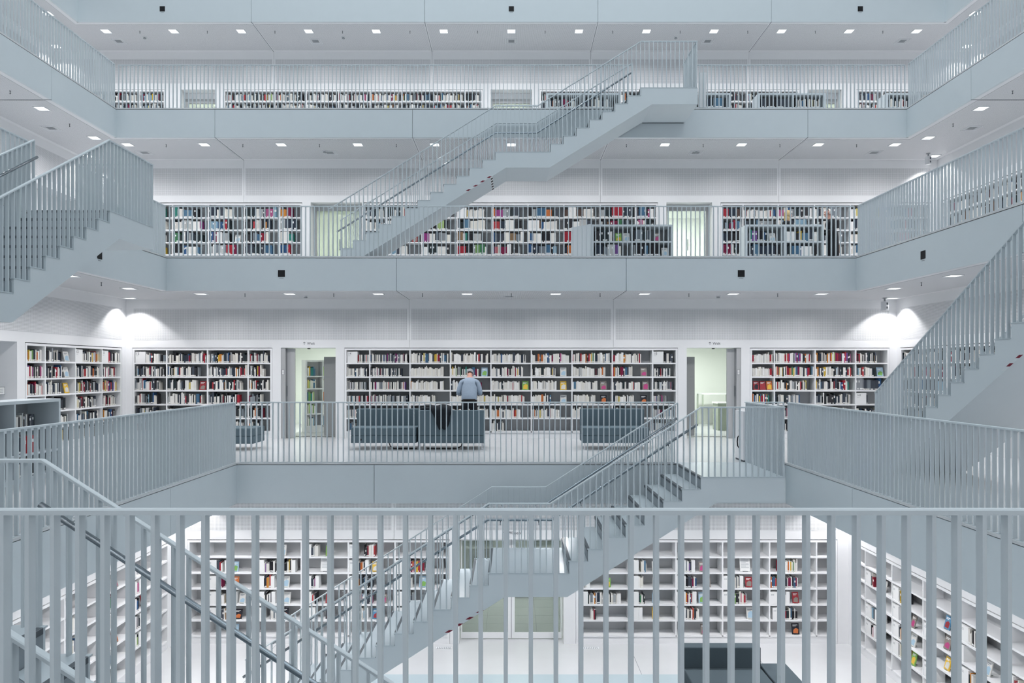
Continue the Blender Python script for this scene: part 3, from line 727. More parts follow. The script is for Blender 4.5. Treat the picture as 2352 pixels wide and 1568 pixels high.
# ------------------------------------------------------------------ doorways and the rooms behind them
def room(M, a, c, depth, H, tint, energy, name, wall_m=GREENW, lampx=None, lc=(.96, 1.0, .94)):
    """closed room behind an opening; local y from .46"""
    b = MB(); y0, y1 = .46, depth
    b.box(a-.1, c+.1, y1, y1+.1, 0, H); b.box(a-.1, a, y0, y1, 0, H); b.box(c, c+.1, y0, y1, 0, H); b.box(a-.1, c+.1, y0, y1, H, H+.1)
    r = struct(b.build('wall_back', wall_m, None, M), 'pale greenish room wall seen through the '+name)
    f = struct(MB().box(a-.1, c+.1, y0, y1+.1, -.1, 0).build('floor', FLOORM, None, M), 'pale floor of the room behind the '+name)
    lx = lampx if lampx is not None else (a+c)/2
    t = thing('ceiling_lamp', 'lamp in the room behind the '+name, 'ceiling light', M @ Tr(lx, (y0+y1)/2, H))
    MB().box(-.3, .3, -.08, .08, -.05, 0).build('housing', LAMPF, t); MB().box(-.28, .28, -.06, .06, -.055, -.05).build('diffuser', LAMPM, t)
    light('lamp', 'AREA', (0, 0, -.07), energy*1.5, lc, t, shape='RECTANGLE', size=.6, size_y=.3)
    return r
def sign_arrow(wo_M, u, z, body, label, arrow=True):
    t = thing('wall_sign', label, 'sign', wo_M @ Tr(u, -.0025, z))
    s = .088
    lettering(body, s, t, Tr(.095, 0, 0) @ UPR)
    if arrow:
        b = MB(); b.box(.026, .034, -.001, .001, .0, .068)
        for sg in (-1, 1): b.prism([(.03, .072), (.03+sg*.028, .044), (.03+sg*.028, .033), (.03, .060)], -.001, .001)
        b.build('arrow', INK, t)
def notice(M, label, w=.06, h=.115):
    t = thing('wall_notice', label, 'sign', M)
    b = MB(); g = .005
    b.box(0, w, -.002, 0, 0, g); b.box(0, w, -.002, 0, h-g, h); b.box(0, g, -.002, 0, g, h-g); b.box(w-g, w, -.002, 0, g, h-g)
    b.build('border', INK, t); MB().box(g, w-g, -.001, 0, g, h-g).build('face', PAPER, t)
    b = MB()
    for k in range(3): b.box(w*.15, w*.85, -.0015, -.001, h*(.25+.22*k), h*(.25+.22*k)+.006)
    b.build('text_line', INKL, t)
MW2 = T0 @ Tr(0, WALL[2], 0)
room(MW2, -6.6, -2.9, 4.6, 2.5, None, 55, 'left doorway of the lower gallery')
room(MW2, 2.9, 6.9, 4.6, 2.5, None, 55, 'right doorway of the lower gallery')
sign_arrow(MW2, -4.94, 2.227, 'Welt', 'dark lettering with an arrow above the left doorway')
sign_arrow(MW2, 4.68, 2.227, 'Welt', 'dark lettering with an arrow above the right doorway')
for sg, a, c, nm in ((-1, -5.47, -4.17, 'left'), (1, 5.45, 4.16, 'right')):
    d = struct(thing('door_7' if sg < 0 else 'door_8', f'grey door leaf folded open inside the {nm} doorway of the lower gallery', None, MW2 @ Tr(c+sg*.0, .47, 0)))
    x0, x1 = (0, .42) if sg < 0 else (-.34, 0)
    if sg < 0: x0, x1 = -.40, -.005
    else: x0, x1 = .0, .31
    MB().box(x0, x1, .0, .05, .02, 1.95).build('leaf', DOORG, d)
    zx = (x1-.12) if sg < 0 else x0+.012
    lettering('0', .10, d, Tr(zx, -.001, 1.52) @ UPR)
    MB().box(x0+.03 if sg < 0 else x1-.11, x0+.14 if sg < 0 else x1-.03, -.001, 0, 1.45, 1.458).build('caption', INKL, d)
    # grey sliding door leaf and jamb on the outer side
    j = struct(thing('door_9' if sg < 0 else 'door_10', f'grey sliding door parked at the outer side of the {nm} doorway', None, MW2 @ Tr(a, 0, 0)))
    MB().box(-sg*.0 if sg < 0 else -.10, .10 if sg < 0 else 0, .02, .46, 0, DOOR_H).build('jamb', FRAMEG, j)
    MB().box(.10 if sg < 0 else -.30, .30 if sg < 0 else -.10, .12, .17, .01, DOOR_H-.01).build('leaf', FRAMEG, j)
    MB().box(.10 if sg < 0 else -.115, .115 if sg < 0 else -.10, .112, .12, .01, DOOR_H-.01).build('edge_seal', STRIP, j)
    MB().box(.105 if sg < 0 else -.125, .125 if sg < 0 else -.105, .09, .112, 1.0, 1.25).build('handle', STRIP, j)
    notice(MW2 @ Tr(a+(.02 if sg < 0 else -.085), .018, 1.52), f'small framed notice on the jamb of the {nm} doorway')
    MB_ = MB().box(-.03, .03, -.01, .03, -.02, 0); tag(MB_.build('door_sensor', BLACK, None, MW2 @ Tr((a+c)/2, .05, DOOR_H-.0)), f'black door sensor over the {nm} doorway', 'sensor')
# small bookcase in the left room
Mr = MW2 @ Tr(-5.32, 1.55, 0) @ rotz(.62)
bookcase(Mr, [.03, .45, .87], ZS[:5], 1.84, .3, 'white bookcase with green and yellow books inside the left doorway')
for tier in range(5):
    for a in (.05, .47):
        st = R.choice(('green', 'white'))
        x = a
        for _ in range(6):
            k = R.choice(('green', 'green', 'warm', 'white', 'blue', 'white')); i = R.randrange(len(PAL[k])); bw = R.uniform(.02, .045)
            if x+bw > a+R.uniform(.2, .36): break
            BOOKS.append((Mr @ Tr(x+bw/2, .02, ZS[tier]), bw-.001, R.uniform(.18, .25), .2, PAL[k][i], CNAME[k][i], ('bookcase inside left doorway', 0 if a < .4 else 1, tier), 1+int((x-a)/.03), .9)); x += bw
# green grey cupboard in the right room
t = thing('cupboard', 'greenish grey cupboard standing inside the right doorway', 'cupboard', MW2 @ Tr(5.55, 2.2, 0))
MB().box(0, .6, 0, .5, 0, .72).build('body', colmat((.30, .34, .28)), t); MB().box(-.02, .62, -.02, .52, .72, .75).build('top', GREENW, t); MB().box(.28, .30, -.01, 0, .35, .45).build('handle', STRIP, t)
t = thing('table', 'white framed table inside the right doorway', 'table', MW2 @ Tr(5.5, 3.6, 0))
MB().box(0, .9, 0, .6, .92, .95).build('tabletop', SHELFW, t)
for x, y in ((0, 0), (.86, 0), (0, .56), (.86, .56)): MB().box(x, x+.04, y, y+.04, 0, .92).build('leg', colmat((.35, .40, .33)), t)
# side wall notice on the left
notice(SIDE['left'] @ Tr(5.05, WALL[2]+.2, 1.18), 'framed white notice on the grey left wall recess', .36, .14)

# middle gallery doorways: frosted leaves lit from behind
MW3 = T0 @ Tr(0, WALL[3], Z[3])
for nm, a, c in (('left', -5.45, -4.05), ('right', 4.21, 5.45)):
    room(MW3, a-.5, c+.5, 3.2, 2.4, None, 60, f'{nm} doorway of the middle gallery')
    d = struct(thing('door_1' if nm == 'left' else 'door_2', f'glass door in the {nm} doorway of the middle gallery', None, MW3 @ Tr(a, .3, 0)))
    W_ = c-a
    MB().box(0, .09, 0, .06, 0, 2.10).box(W_-.09, W_, 0, .06, 0, 2.10).box(.09, W_-.09, 0, .06, 1.99, 2.10).build('door_frame', FRAMEG, d)
    PF = FROST if nm == 'left' else FROSTW
    MB().box(.09, W_*.55, .02, .03, 0, 1.99).build('pane', PF, d); MB().box(W_*.55, W_-.09, .025, .035, 0, 1.99).build('pane', PF, d)
    MB().tube([(W_*.52, -.03, .9), (W_*.52, -.03, 1.2)], .012, 8).build('handle', STEEL, d)
    MB().box(0, W_, .0, .06, 2.10, 2.15).build('lintel', FRAMEG, d)
t = thing('light_panel', 'bright white lit panel behind the right doorway of the middle gallery', 'light', MW3 @ Tr(4.42, 2.6, 0))
MB().box(0, .30, 0, .04, 0, 1.0).build('screen', mat('lit_panel', (.9, .9, .9), .5, emit=(1, 1, 1, 1.6)), t); MB().box(-.02, .32, .04, .06, 0, 1.02).build('frame', LAMPF, t)
# upper gallery doorways
MW4 = T0 @ Tr(0, WALL[4], Z[4])
for i, (a, c) in enumerate(DOORS[4]):
    nm = ('left', 'middle', 'right')[i]
    room(MW4, a-.5, c+.5, 3.2, 2.4, None, 75, f'{nm} doorway of the upper gallery', wall_m=WHITE, lc=(1, 1, .96))
    d = struct(thing(f'door_{i+3}', f'glass door in the {nm} doorway of the upper gallery', None, MW4 @ Tr(a, .3, 0))); W_ = c-a
    MB().box(0, .07, 0, .06, 0, 1.98).box(W_-.07, W_, 0, .06, 0, 1.98).box(.07, W_-.07, 0, .06, 1.84, 1.98).build('door_frame', FRAMEG, d)
    MB().box(.07, W_-.07, .02, .03, 0, 1.84).build('pane', FROST, d)
    MB().box(-.02, W_+.02, .0, .10, 1.98, 2.15).build('lintel', WHITE, d)
# hall glass doors
MW1 = T0 @ Tr(0, WALL[1], Z[1])
room(MW1, -1.9, 1.9, 4.4, 2.5, None, 26, 'glass doors of the hall', lc=(.93, 1, .92))
sign_arrow(MW1, -.168, 2.262, 'Wissen', 'dark lettering over the glass doors of the hall', True)
d = struct(thing('door_6', 'white framed glass double door of the hall under the staircase', None, MW1 @ Tr(0, .26, 0)))
for sg in (-1, 1):
    lf = bpy.data.objects.new('door_leaf', None); COL.objects.link(lf); lf.parent = d; lf.location = (sg*.53, 0, .02)
    MB().box(-.525, -.505 if sg < 0 else -.46, 0, .05, 0, 2.10).box(.46 if sg < 0 else .505, .525, 0, .05, 0, 2.10).box(-.505 if sg < 0 else -.46, .46 if sg < 0 else .505, .001, .049, 0, .12).box(-.505 if sg < 0 else -.46, .46 if sg < 0 else .505, .001, .049, 2.05, 2.10).build('leaf_frame', SHELFW, lf)
    MB().box(-.50, .50, .02, .03, .12, 2.05).build('pane', GLASS, lf)
MB().box(-1.08, 1.08, -.01, .06, 2.10, 2.14).build('lintel', SHELFW, d)
MB().box(-.006, .006, .012, .04, .02, 2.1).build('gap_seal', STRIP, d)
# room behind: counter with things, tiled floor joints
fj = MB()
for k in range(-3, 4): fj.box(k*.55-.004, k*.55+.004, .47, 4.3, 0, .0015)
for k in range(7): fj.box(-1.85, 1.85, .6+k*.55-.004, .6+k*.55+.004, 0, .0015)
fj.build('floor_joint', JOINT, [o for o in bpy.data.objects if o.name.startswith('floor') and o.get('label', '').endswith('glass doors of the hall')][0])
for sg in (-1, 1):
    t = thing('counter', f"dark counter with a white top, {'left' if sg < 0 else 'right'} side behind the glass doors", 'counter', MW1 @ Tr(sg*.75, 3.6, 0), 'counters behind the glass doors')
    MB().box(-.35, .35, 0, .5, 0, 1.06).build('body', colmat((.12, .15, .15)), t); MB().box(-.42, .42, -.05, .55, 1.06, 1.11).build('top', SHELFW, t)
t = thing('partition', 'dark grey partition behind the middle of the glass doors', 'partition', MW1 @ Tr(0, 2.9, 0))
MB().box(-.45, -.06, 0, .08, 0, 2.2).box(.06, .45, 0, .08, 0, 2.2).build('panel', DOORG, t); MB().box(-.06, .06, .01, .07, 0, 2.2).build('post', SHELFW, t)
for i, (x, c) in enumerate(((-1.02, (.10, .16, .07)), (-.74, (.30, .20, .06)), (-.45, (.12, .20, .10)), (.62, (.16, .18, .08)), (.9, (.42, .22, .06)))):
    t = thing('flower_pot', f'small {("green", "brown", "dark green", "olive", "orange")[i]} bouquet on a counter behind the glass doors', 'plant', MW1 @ Tr(x, 3.8, 1.11))
    MB().lathe([(.04, 0), (.055, .1), (.05, .12)], n=10).build('pot', SHELFW, t)
    bb = MB()
    for k in range(26):
        a = R.uniform(0, 6.28); r = R.uniform(0, .09); zz = R.uniform(.12, .36); q = R.uniform(.02, .04)
        bb.box(-q, q, -.004, .004, -q, q, 0, Tr(r*math.cos(a), r*math.sin(a), zz) @ Euler((R.uniform(-1, 1), R.uniform(-1, 1), a)).to_matrix().to_4x4())
    tag(bb.build('foliage', colmat(c), t), kind='stuff')
# floor grilles in front of the hall bookcases
for sg, x in ((-1, -1.37), (1, 1.62)):
    t = thing('floor_grille', f"small grey floor grille {'left' if sg < 0 else 'right'} of the glass doors", 'grille', T0 @ Tr(x, WALL[1]-.22, Z[1]))
    MB().box(-.16, .16, -.05, .05, 0, .004).build('frame', LAMPF, t)
    for k in range(8): MB().box(-.14+.036*k, -.122+.036*k, -.04, .04, .004, .006).build('slat', GRILL, t)

# ------------------------------------------------------------------ sofas
def cushion(x0, x1, y0, y1, z0, z1, r=.03):
    return MB().box(x0, x1, y0, y1, z0, z1)
def sofa(M, w, label, m=SOFA, back_to_view=False, legs=True, depth=.72, sk=CHROME):
    """local x across, seat opens toward -y"""
    t = thing('sofa', label, 'sofa', M, None)
    MB().box(0, w, 0, depth, .14, .29).build('base', m, t, bevel=.012)
    MB().box(0, w, 0, depth-.16, .29, .455).build('seat_cushion', m, t, bevel=.03, seg=3)
    MB().box(.0, w, depth-.17, depth, .29, .81).build('backrest', m, t, bevel=.03, seg=3)
    for x in (.04, w-.04):
        for y in (.04, depth-.05):
            MB().lathe([(.014, 0), (.014, .14)], (x, y, 0), 10).build('leg', sk, t, smooth=False)
    MB().lathe([(.022, 0), (.022, .004)], n=12).build('socket', BLACK, t, Tr(.20, 0, .21) @ Matrix.Rotation(PI/2, 4, 'X'))
    return t
sofa(Tr(-3.27, 14.38, 0), 1.33, 'slate grey sofa facing the railing, left of the backrest with a jacket')
sofa(Tr(1.46, 14.38, 0), 1.35, 'slate grey sofa facing the railing before the right half of the shelves')
sofa(Tr(-.56, 15.08, 0) @ rotz(PI), 1.34, 'slate grey sofa turned to the shelves with a dark jacket on its back')
t = thing('ottoman', 'slate grey ottoman at the corner of the lower gallery', 'ottoman', Tr(-5.95, 14.25, 0))
MB().box(0, .74, 0, .66, .14, .29).build('base', SOFA, t, bevel=.012); MB().box(0, .74, 0, .66, .29, .455).build('seat_cushion', SOFA, t, bevel=.03, seg=3)
for x in (.04, .70):
    for y in (.04, .62): MB().lathe([(.014, 0), (.014, .14)], (x, y, 0), 10).build('leg', CHROME, t)
# cables under the sofas
for i, (x0, x1) in enumerate(((-2.55, -1.95), (-1.75, -1.02))):
    pts = [(x0, 14.7, .13), (x0+.04, 14.65, .05), (x0+.12, 14.6, .012), ((x0+x1)/2, 14.58, .012), (x1, 14.62, .012)]
    if i: pts = [(x0, 14.62, .012), ((x0+x1)/2, 14.58, .012), (x1-.1, 14.6, .012), (x1-.02, 14.65, .05), (x1, 14.7, .13)]
    tag(MB().tube(pts, .011, 8).build('power_cable', BLACK, None, smooth=True), f"black power cable on the floor under the {'left' if i == 0 else 'middle'} sofa", 'cable')
# hall sofa and bench, dark
def hall_sofa():
    M = Tr(3.01, 11.62, Z[1])
    t = thing('sofa', 'charcoal sofa on the hall floor at lower right', 'sofa', M)
    MB().box(0, 1.36, 0, .95, .10, .27).build('base', SOFAD, t, bevel=.012); MB().box(0, 1.36, -.02, .74, .27, .44).build('seat_cushion', SOFAD, t, bevel=.03, seg=3)
    MB().box(0, 1.36, .74, .95, .27, .80).build('backrest', SOFAD, t, bevel=.03, seg=3)
    for x in (.05, 1.31):
        for y in (.06, .89): MB().lathe([(.014, 0), (.014, .10)], (x, y, 0), 10).build('leg', CHROME, t)
    t = thing('bench', 'charcoal upholstered bench joined beside the hall sofa', 'bench', Tr(4.40, 10.6, Z[1]))
    MB().box(0, .48, 0, 1.96, .10, .27).build('base', SOFAD, t, bevel=.012); MB().box(0, .48, 0, 1.96, .27, .44).build('seat_cushion', SOFAD, t, bevel=.03, seg=3)
    for x in (.05, .43):
        for y in (.06, 1.9): MB().lathe([(.014, 0), (.014, .10)], (x, y, 0), 10).build('leg', CHROME, t)
hall_sofa()
# jacket over the turned sofa's back (front face of that backrest at y 14.36)
JACK = mat('black_jacket_cloth', (.010, .013, .018), .9, noise=.2, nscale=40, bump=.3)
b = MB(); NU, NW = 14, 16; y_b = 14.36
for j in range(NW+1):
    w_ = j/NW
    if w_ < .3: yy = y_b+.20-.21*(w_/.3)**1; zz = .835+.075*math.sin(w_/.3*PI)
    else: yy = y_b-.03; zz = .835-(w_-.3)/.7*.40
    half = (.20+.03*math.sin(w_*9))*(1 if w_ < .45 else max(.20, 1-(w_-.45)*1.25))
    for i in range(NU+1):
        q = i/NU*2-1
        b.v.append((-1.42+q*half+.05*(w_-.3), yy-.030*(1-q*q)*(1 if w_ > .2 else .3)-.012*math.sin(q*7+w_*5), zz-.03*abs(q)*(1-w_)+.012*math.sin(q*5+w_*3)))
for j in range(NW):
    for i in range(NU): b.f.append((j*(NU+1)+i, j*(NU+1)+i+1, (j+1)*(NU+1)+i+1, (j+1)*(NU+1)+i)); b.m.append(0)
jk = b.build('jacket', JACK, None, smooth=True); tag(jk, 'black jacket draped over the back of the middle sofa', 'jacket')
md = jk.modifiers.new('thick', 'SOLIDIFY'); md.thickness = .02; md.offset = 1
t = thing('bag', 'dark bag lying on the sofa beside the jacket', 'bag', Tr(-1.72, 14.62, .457))
MB().box(-.16, .16, -.10, .10, 0, .40).build('body', JACK, t, bevel=.06, seg=3, smooth=True); MB().tube([(-.08, 0, .39), (-.06, 0, .45), (.06, 0, .45), (.08, 0, .39)], .012, 8).build('handle', JACK, t, smooth=True)

# ------------------------------------------------------------------ people
SKIN = mat('skin', (.50, .27, .21), .55); SHIRT = mat('light_blue_shirt', (.27, .335, .42), .8, noise=.08, nscale=14, bump=.6)
TROU = mat('black_trousers', (.010, .012, .017), .85); SHOE = mat('black_shoe', (.012, .012, .012), .4)
HAIRG = mat('grey_hair', (.26, .27, .29), .8, noise=.3, nscale=90); HAIRB = mat('blond_hair', (.48, .36, .18), .7, noise=.25, nscale=60); HAIRW = mat('white_hair', (.60, .58, .55), .8, noise=.2, nscale=90)
COAT = mat('black_coat', (.010, .012, .016), .7, noise=.2, nscale=20, bump=.4); BELT = mat('belt', (.02, .015, .012), .4)
def skin_mesh(name, J, E, root):
    """J: name -> (x,y,z,rx,ry); E: edges; a skinned, subdivided single surface"""
    ks = list(J); me = bpy.data.meshes.new(name); me.from_pydata([J[k][:3] for k in ks], [(ks.index(a), ks.index(b)) for a, b in E], [])
    o = bpy.data.objects.new(name, me); COL.objects.link(o); md = o.modifiers.new('skin', 'SKIN'); md.use_smooth_shade = True
    lay = me.skin_vertices[0].data
    for i, k in enumerate(ks): lay[i].radius = (J[k][3], J[k][4] if len(J[k]) > 4 else J[k][3]); lay[i].use_root = (k == root)
    o.modifiers.new('sub', 'SUBSURF').levels = 2; o.modifiers['sub'].render_levels = 2
    bpy.context.view_layer.update()
    dg = bpy.context.evaluated_depsgraph_get(); out = bpy.data.meshes.new_from_object(o.evaluated_get(dg)); bpy.data.objects.remove(o)
    out.polygons.foreach_set('use_smooth', [True]*len(out.polygons)); out.name = name
    return out
def ellipsoid(name, c, r, m, parent, cut=None, n=20, rot=0):
    bm = bmesh.new(); bmesh.ops.create_uvsphere(bm, u_segments=n, v_segments=n*2//3, radius=1)
    for v in bm.verts: v.co = Vector((v.co.x*r[0], v.co.y*r[1], v.co.z*r[2]))
    if cut:
        bmesh.ops.delete(bm, geom=[v for v in bm.verts if cut(v.co)], context='VERTS')
    if rot: bmesh.ops.rotate(bm, verts=bm.verts, cent=(0, 0, 0), matrix=Matrix.Rotation(rot, 3, 'X'))
    bmesh.ops.translate(bm, verts=bm.verts, vec=c)
    me = bpy.data.meshes.new(name); bm.to_mesh(me); bm.free(); me.materials.append(m); me.polygons.foreach_set('use_smooth', [True]*len(me.polygons))
    return link(name, me, parent)
def person(M, label, J, E, mats, region, hair, head_c, bow, face=True, extra=None):
    t = thing('person', label, 'person', M)
    me = skin_mesh('body', J, E, 'pelvis')
    for m in mats: me.materials.append(m)
    for p in me.polygons: p.material_index = region(p.center)
    link('body', me, t)
    hair(t)
    hc = Vector(head_c); Rb = Matrix.Rotation(bow, 3, 'X')
    for sg in (-1, 1):
        ellipsoid('ear', hc+Rb @ Vector((sg*.080, .0, -.005)), (.012, .022, .032), mats[0], t, n=10)
        if face: ellipsoid('eye', hc+Rb @ Vector((sg*.032, .083, .005)), (.012, .010, .009), PAPER, t, n=8)
    if face: ellipsoid('mouth', hc+Rb @ Vector((0, .082, -.068)), (.022, .008, .006), colmat((.35, .10, .09)), t, n=8)
    if extra: extra(t)
    return t
def std_body(bow=.5, lean=.12, arms='hold', sh=.195, wd=1.0):
    """facing +y; feet at z 0; returns joints and edges of a person 1.74 tall when upright"""
    J = {}; b = lean
    J['pelvis'] = (0, 0, .93, .155*wd, .115); J['waist'] = (0, .02, 1.06, .160*wd, .11); J['chest'] = (0, .05+b*.4, 1.26, .182*wd, .12)
    J['shoulders'] = (0, .06+b*.6, 1.40, .13, .085); J['neck'] = (0, .09+b*.75, 1.475, .056, .058)
    hx = math.sin(bow)*.13; hz = math.cos(bow)*.13
    J['head_low'] = (0, .10+b*.8+hx*.5, 1.50+hz*.35, .068, .078); J['head'] = (0, .10+b*.8+hx, 1.50+hz, .078, .092); J['crown'] = (0, .10+b*.8+hx*1.5, 1.50+hz*1.62, .060, .072)
    J['nose'] = (0, .10+b*.8+hx+.098*math.cos(bow), 1.485+hz-.098*math.sin(bow)-.0, .013, .013)
    E = [('pelvis', 'waist'), ('waist', 'chest'), ('chest', 'shoulders'), ('shoulders', 'neck'), ('neck', 'head_low'), ('head_low', 'head'), ('head', 'crown'), ('head', 'nose')]
    for s, n in ((-1, 'l'), (1, 'r')):
        J['sh'+n] = (s*sh, .05+b*.6, 1.375, .072, .072)
        if arms == 'hold':
            J['el'+n] = (s*(sh+.075), .04+b*.3, 1.10, .056, .056); J['wr'+n] = (s*.135, .24+b*.5, 1.13, .034, .034); J['pa'+n] = (s*.09, .31+b*.5, 1.16, .034, .022)
        else:
            J['el'+n] = (s*(sh+.05), .02, 1.09, .055, .055); J['wr'+n] = (s*(sh+.04), .07, .86, .034, .034); J['pa'+n] = (s*(sh+.03), .09, .78, .030, .022)
        E += [('shoulders', 'sh'+n), ('sh'+n, 'el'+n), ('el'+n, 'wr'+n), ('wr'+n, 'pa'+n)]
        px, py, pz = J['pa'+n][:3]; up = arms == 'hold'
        for i in range(4):
            dx = (i-1.5)*.017; L = (.065, .078, .072, .058)[i]
            if up:
                J[f'f{i}a'+n] = (px-s*.03, py+.02+dx*.2, pz+dx*1.0, .0095); J[f'f{i}b'+n] = (px-s*(.03+L*.6), py+.01, pz+dx, .0085)
            else:
                J[f'f{i}a'+n] = (px, py+dx, pz-.05, .0095); J[f'f{i}b'+n] = (px-s*.008, py+dx+.006, pz-.05-L*.7, .0085)
            E += [('pa'+n, f'f{i}a'+n), (f'f{i}a'+n, f'f{i}b'+n)]
        J['ta'+n] = (px+(-s*.01), py-.02 if up else py+.035, pz+.03 if up else pz-.02, .011); J['tb'+n] = (px-s*.035, py-.02 if up else py+.045, pz+.045 if up else pz-.055, .0095)
        E += [('pa'+n, 'ta'+n), ('ta'+n, 'tb'+n)]
        J['hip'+n] = (s*.095, 0, .85, .098, .10); J['kn'+n] = (s*.11, .015, .49, .062, .066); J['an'+n] = (s*.115, -.03, .10, .042, .046); J['toe'+n] = (s*.13, .13, .035, .042, .034); J['he'+n] = (s*.115, -.06, .04, .04, .036)
        E += [('pelvis', 'hip'+n), ('hip'+n, 'kn'+n), ('kn'+n, 'an'+n), ('an'+n, 'toe'+n), ('an'+n, 'he'+n)]
    return J, E
# man in a light blue shirt, from behind
J, E = std_body(bow=1.0, lean=.18, arms='hold', sh=.185, wd=1.16)
def reg_man(c):
    if c.z > 1.485 and abs(c.x) < .10: return 0
    if c.y > .285 and c.z > 1.0: return 0
    if c.z > .985: return 1
    return 3 if c.z < .085 else 2
hc = J['head'][:3]
def hair_man(t):
    ellipsoid('hair', (0, hc[1]-.002, hc[2]+.012), (.088, .104, .112), HAIRG, t, cut=lambda p: p.z < -.052 or (p.y > .045 and p.z < .055), rot=-.8)
    MB().lathe([(.001, 0), (.152, 0), (.152, .035), (.001, .035)], n=24).build('belt', BELT, t, Tr(0, .003, .965) @ Matrix.Diagonal((1.02, .80, 1, 1)))
    bm_ = MB().lathe([(.074, 0), (.064, .034)], n=16); bm_.build('collar', SHIRT, t, Tr(0, J['neck'][1]-.012, 1.438) @ Matrix.Rotation(-.25, 4, 'X'))
    MB().box(-.11, .11, -.01, .012, 0, .16).build('held_book', PAPER, t, Tr(0, J['pal'][1]+.03, 1.12) @ Matrix.Rotation(-.6, 4, 'X'))
person(Tr(-.94, 15.72, 0) @ Matrix.Scale(.985, 4), 'man in a light blue shirt and dark trousers reading, seen from behind', J, E, [SKIN, SHIRT, TROU, SHOE], reg_man, hair_man, hc, -.75)
# blond woman, facing right, behind the low bookcase
J, E = std_body(bow=.2, lean=.03, arms='down', sh=.165)
hw = J['head'][:3]
def hair_woman(t):
    ellipsoid('hair', (0, hw[1]-.012, hw[2]+.012), (.098, .112, .125), HAIRB, t, cut=lambda p: (p.y > .055 and p.z < .05))
    ellipsoid('hair_fall', (0, hw[1]-.05, hw[2]-.11), (.088, .062, .14), HAIRB, t)
person(Tr(7.03, 18.25, Z[3]) @ rotz(math.radians(-75)) @ Matrix.Scale(.99, 4), 'blond woman in dark clothes behind the low bookcase', J, E, [SKIN, COAT, TROU, SHOE], lambda c: 0 if (c.z > 1.47 and abs(c.x) < .12) or (c.z < .84 and abs(c.x) > .17) else (1 if c.z > .84 else (3 if c.z < .085 else 2)), hair_woman, hw, -.2)
# older man in a long black coat, facing left
J, E = std_body(bow=.2, lean=.0, arms='hold', sh=.17)
ho = J['head'][:3]
def hair_old(t):
    ellipsoid('hair', (0, ho[1]-.008, ho[2]+.004), (.086, .102, .108), HAIRW, t, cut=lambda p: p.y > .02 or p.z < -.05)
    b = MB(); b.lathe([(.168, 1.12), (.182, .95), (.195, .62), (.20, .50)], n=28); b.build('coat_skirt', COAT, t, Matrix.Diagonal((1, .78, 1, 1)), smooth=True)
    MB().lathe([(.085, 0), (.072, .05)], n=16).build('coat_collar', COAT, t, Tr(0, J['neck'][1]-.01, 1.425))
person(Tr(8.06, 17.72, Z[3]) @ rotz(math.radians(84)) @ Matrix.Scale(.95, 4), 'grey haired man in a long black coat beside the low bookcase', J, E, [SKIN, COAT, TROU, SHOE], lambda c: 0 if (c.z > 1.46 and abs(c.x) < .13) or (c.y > .27 and c.z > 1) else (1 if c.z > .7 else (3 if c.z < .085 else 2)), hair_old, ho, -.25)
t = thing('open_book', 'open book held over the low bookcase top', 'book', Tr(7.55, 17.62, Z[3]+1.205) @ rotz(.2))
MB().prism([(-.16, .005), (0, .02), (.16, .005), (.16, .0), (0, .012), (-.16, .0)], -.11, .11).build('pages', PAPER, t)
MB().box(-.165, .165, -.115, .115, -.004, -.001).build('cover', colmat((.12, .03, .08)), t)

# ------------------------------------------------------------------ books: the 300 that show largest as single things, the rest as one mass
def proj(p):
    if p.y < .5: return None
    return (1174.5+1622*p.x/p.y, 848-1622*(p.z-1.6426)/p.y)
bpy.context.view_layer.update(); dg = bpy.context.evaluated_depsgraph_get(); eye = Vector(cam.location)
cand = []
for i, (M, bw, bh, d, c, cn, where, n, rv) in enumerate(BOOKS):
    q = proj(M @ Vector((0, 0, bh/2)))
    if not q or not (8 < q[0] < 2344 and 8 < q[1] < 1560): continue
    a = proj(M @ Vector((-bw/2, 0, 0))); e = proj(M @ Vector((bw/2, 0, bh)))
    cand.append((abs(e[0]-a[0])*abs(e[1]-a[1]), i))
cand.sort(reverse=True); single = set()
for ar, i in cand:
    M, bw, bh = BOOKS[i][:3]; vis = 0
    for fz in (.25, .75):
        p = M @ Vector((0, -.001, bh*fz)); dr = p-eye
        ok, loc, *_ = sc.ray_cast(dg, eye, dr.normalized(), distance=dr.length-.004)
        vis += 0 if ok else 1
    if vis: single.add(i)
    if len(single) >= 300: break
def unit_book(lab):
    b = MB(); t_ = .12
    # covers and spine wrap the recessed page block; faces: 0 cover, 1 pages, 2 label
    b.box(-.5, .5, 0, .04, 0, 1, 0); b.box(-.5, -.5+t_, .04, 1, 0, 1, 0); b.box(.5-t_, .5, .04, 1, 0, 1, 0); b.box(-.5+t_, .5-t_, .04, .97, .012, .985, 1)
    if lab: b.box(-.5, .5, -.004, 0, .05, .17, 2)
    else: b.box(-.36, .36, -.004, 0, .62, .80, 2)
    return b.mesh('book', [BOOKO, PAPER, PAPER])
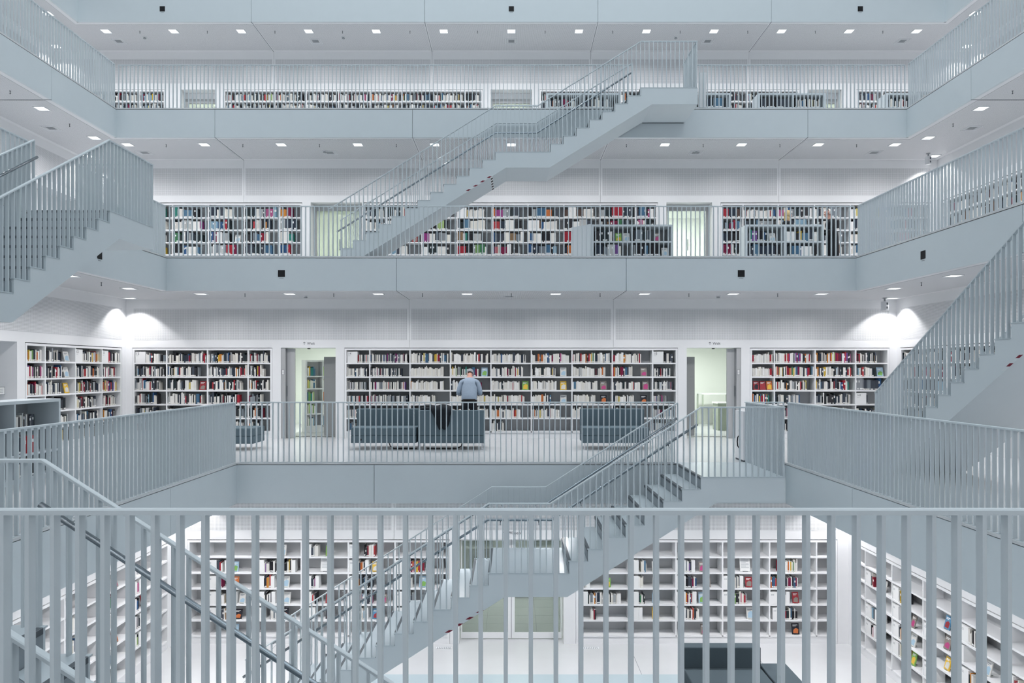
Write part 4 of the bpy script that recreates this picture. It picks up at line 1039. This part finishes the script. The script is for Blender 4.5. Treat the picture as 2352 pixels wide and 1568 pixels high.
UB = [unit_book(True), unit_book(False)]
used = {}
for i in sorted(single):
    M, bw, bh, d, c, cn, where, n, rv = BOOKS[i]
    o = link('book', UB[0 if rv < .75 else 1], None, M @ Matrix.Diagonal((bw, d, bh, 1))); o.color = (*c, 1)
    lab = f"{cn} book, {nth(n)} from left, {TN[where[2]]}, {ORD[where[1]]} bay, {where[0]}"
    tag(o, lab, 'book', 'books standing on the shelves')
b = MB(); cols = []
PW = (.74, .73, .70)
for i, (M, bw, bh, d, c, cn, where, n, rv) in enumerate(BOOKS):
    if i in single: continue
    zl0, zl1 = (.03, .15) if rv < .7 else ((.55, .75) if rv > .93 else (.4, .4))
    zz = [0, bh*zl0, bh*zl1, bh] if zl1 > zl0 else [0, bh]
    x0, x1 = -bw/2, bw/2; nv = len(b.v)
    for z in zz: b.v += [tuple(M @ Vector((x0, 0, z))), tuple(M @ Vector((x1, 0, z)))]
    k = len(zz)
    for j in range(k-1):
        b.f.append((nv+2*j, nv+2*j+1, nv+2*j+3, nv+2*j+2)); cols.append(PW if (k == 4 and j == 1) else c)
    nb = len(b.v); b.v += [tuple(M @ Vector(p)) for p in ((x0, d, 0), (x1, d, 0), (x0, d, bh), (x1, d, bh))]
    tl, tr_, bl, br = nv+2*(k-1), nv+2*(k-1)+1, nv, nv+1
    b.f += [(tl, tr_, nb+3, nb+2), (bl, *(nv+2*j for j in range(1, k)), nb+2, nb), tuple([br, nb+1, nb+3]+[nv+2*j+1 for j in range(k-1, 0, -1)])]; cols += [tuple(q*.5+.25 for q in c), c, c]
me = bpy.data.meshes.new('books'); me.from_pydata(b.v, [], b.f); me.materials.append(BOOKC)
at = me.color_attributes.new('tint', 'FLOAT_COLOR', 'CORNER'); buf = []
for p, c in zip(me.polygons, cols): buf += [*c, 1]*p.loop_total
at.data.foreach_set('color', buf); me.update()
tag(link('books', me), 'rows of many small books on the distant shelves of all galleries', 'books', kind='stuff')
print('books', len(BOOKS), 'single', len(single), 'objects', len(bpy.data.objects))
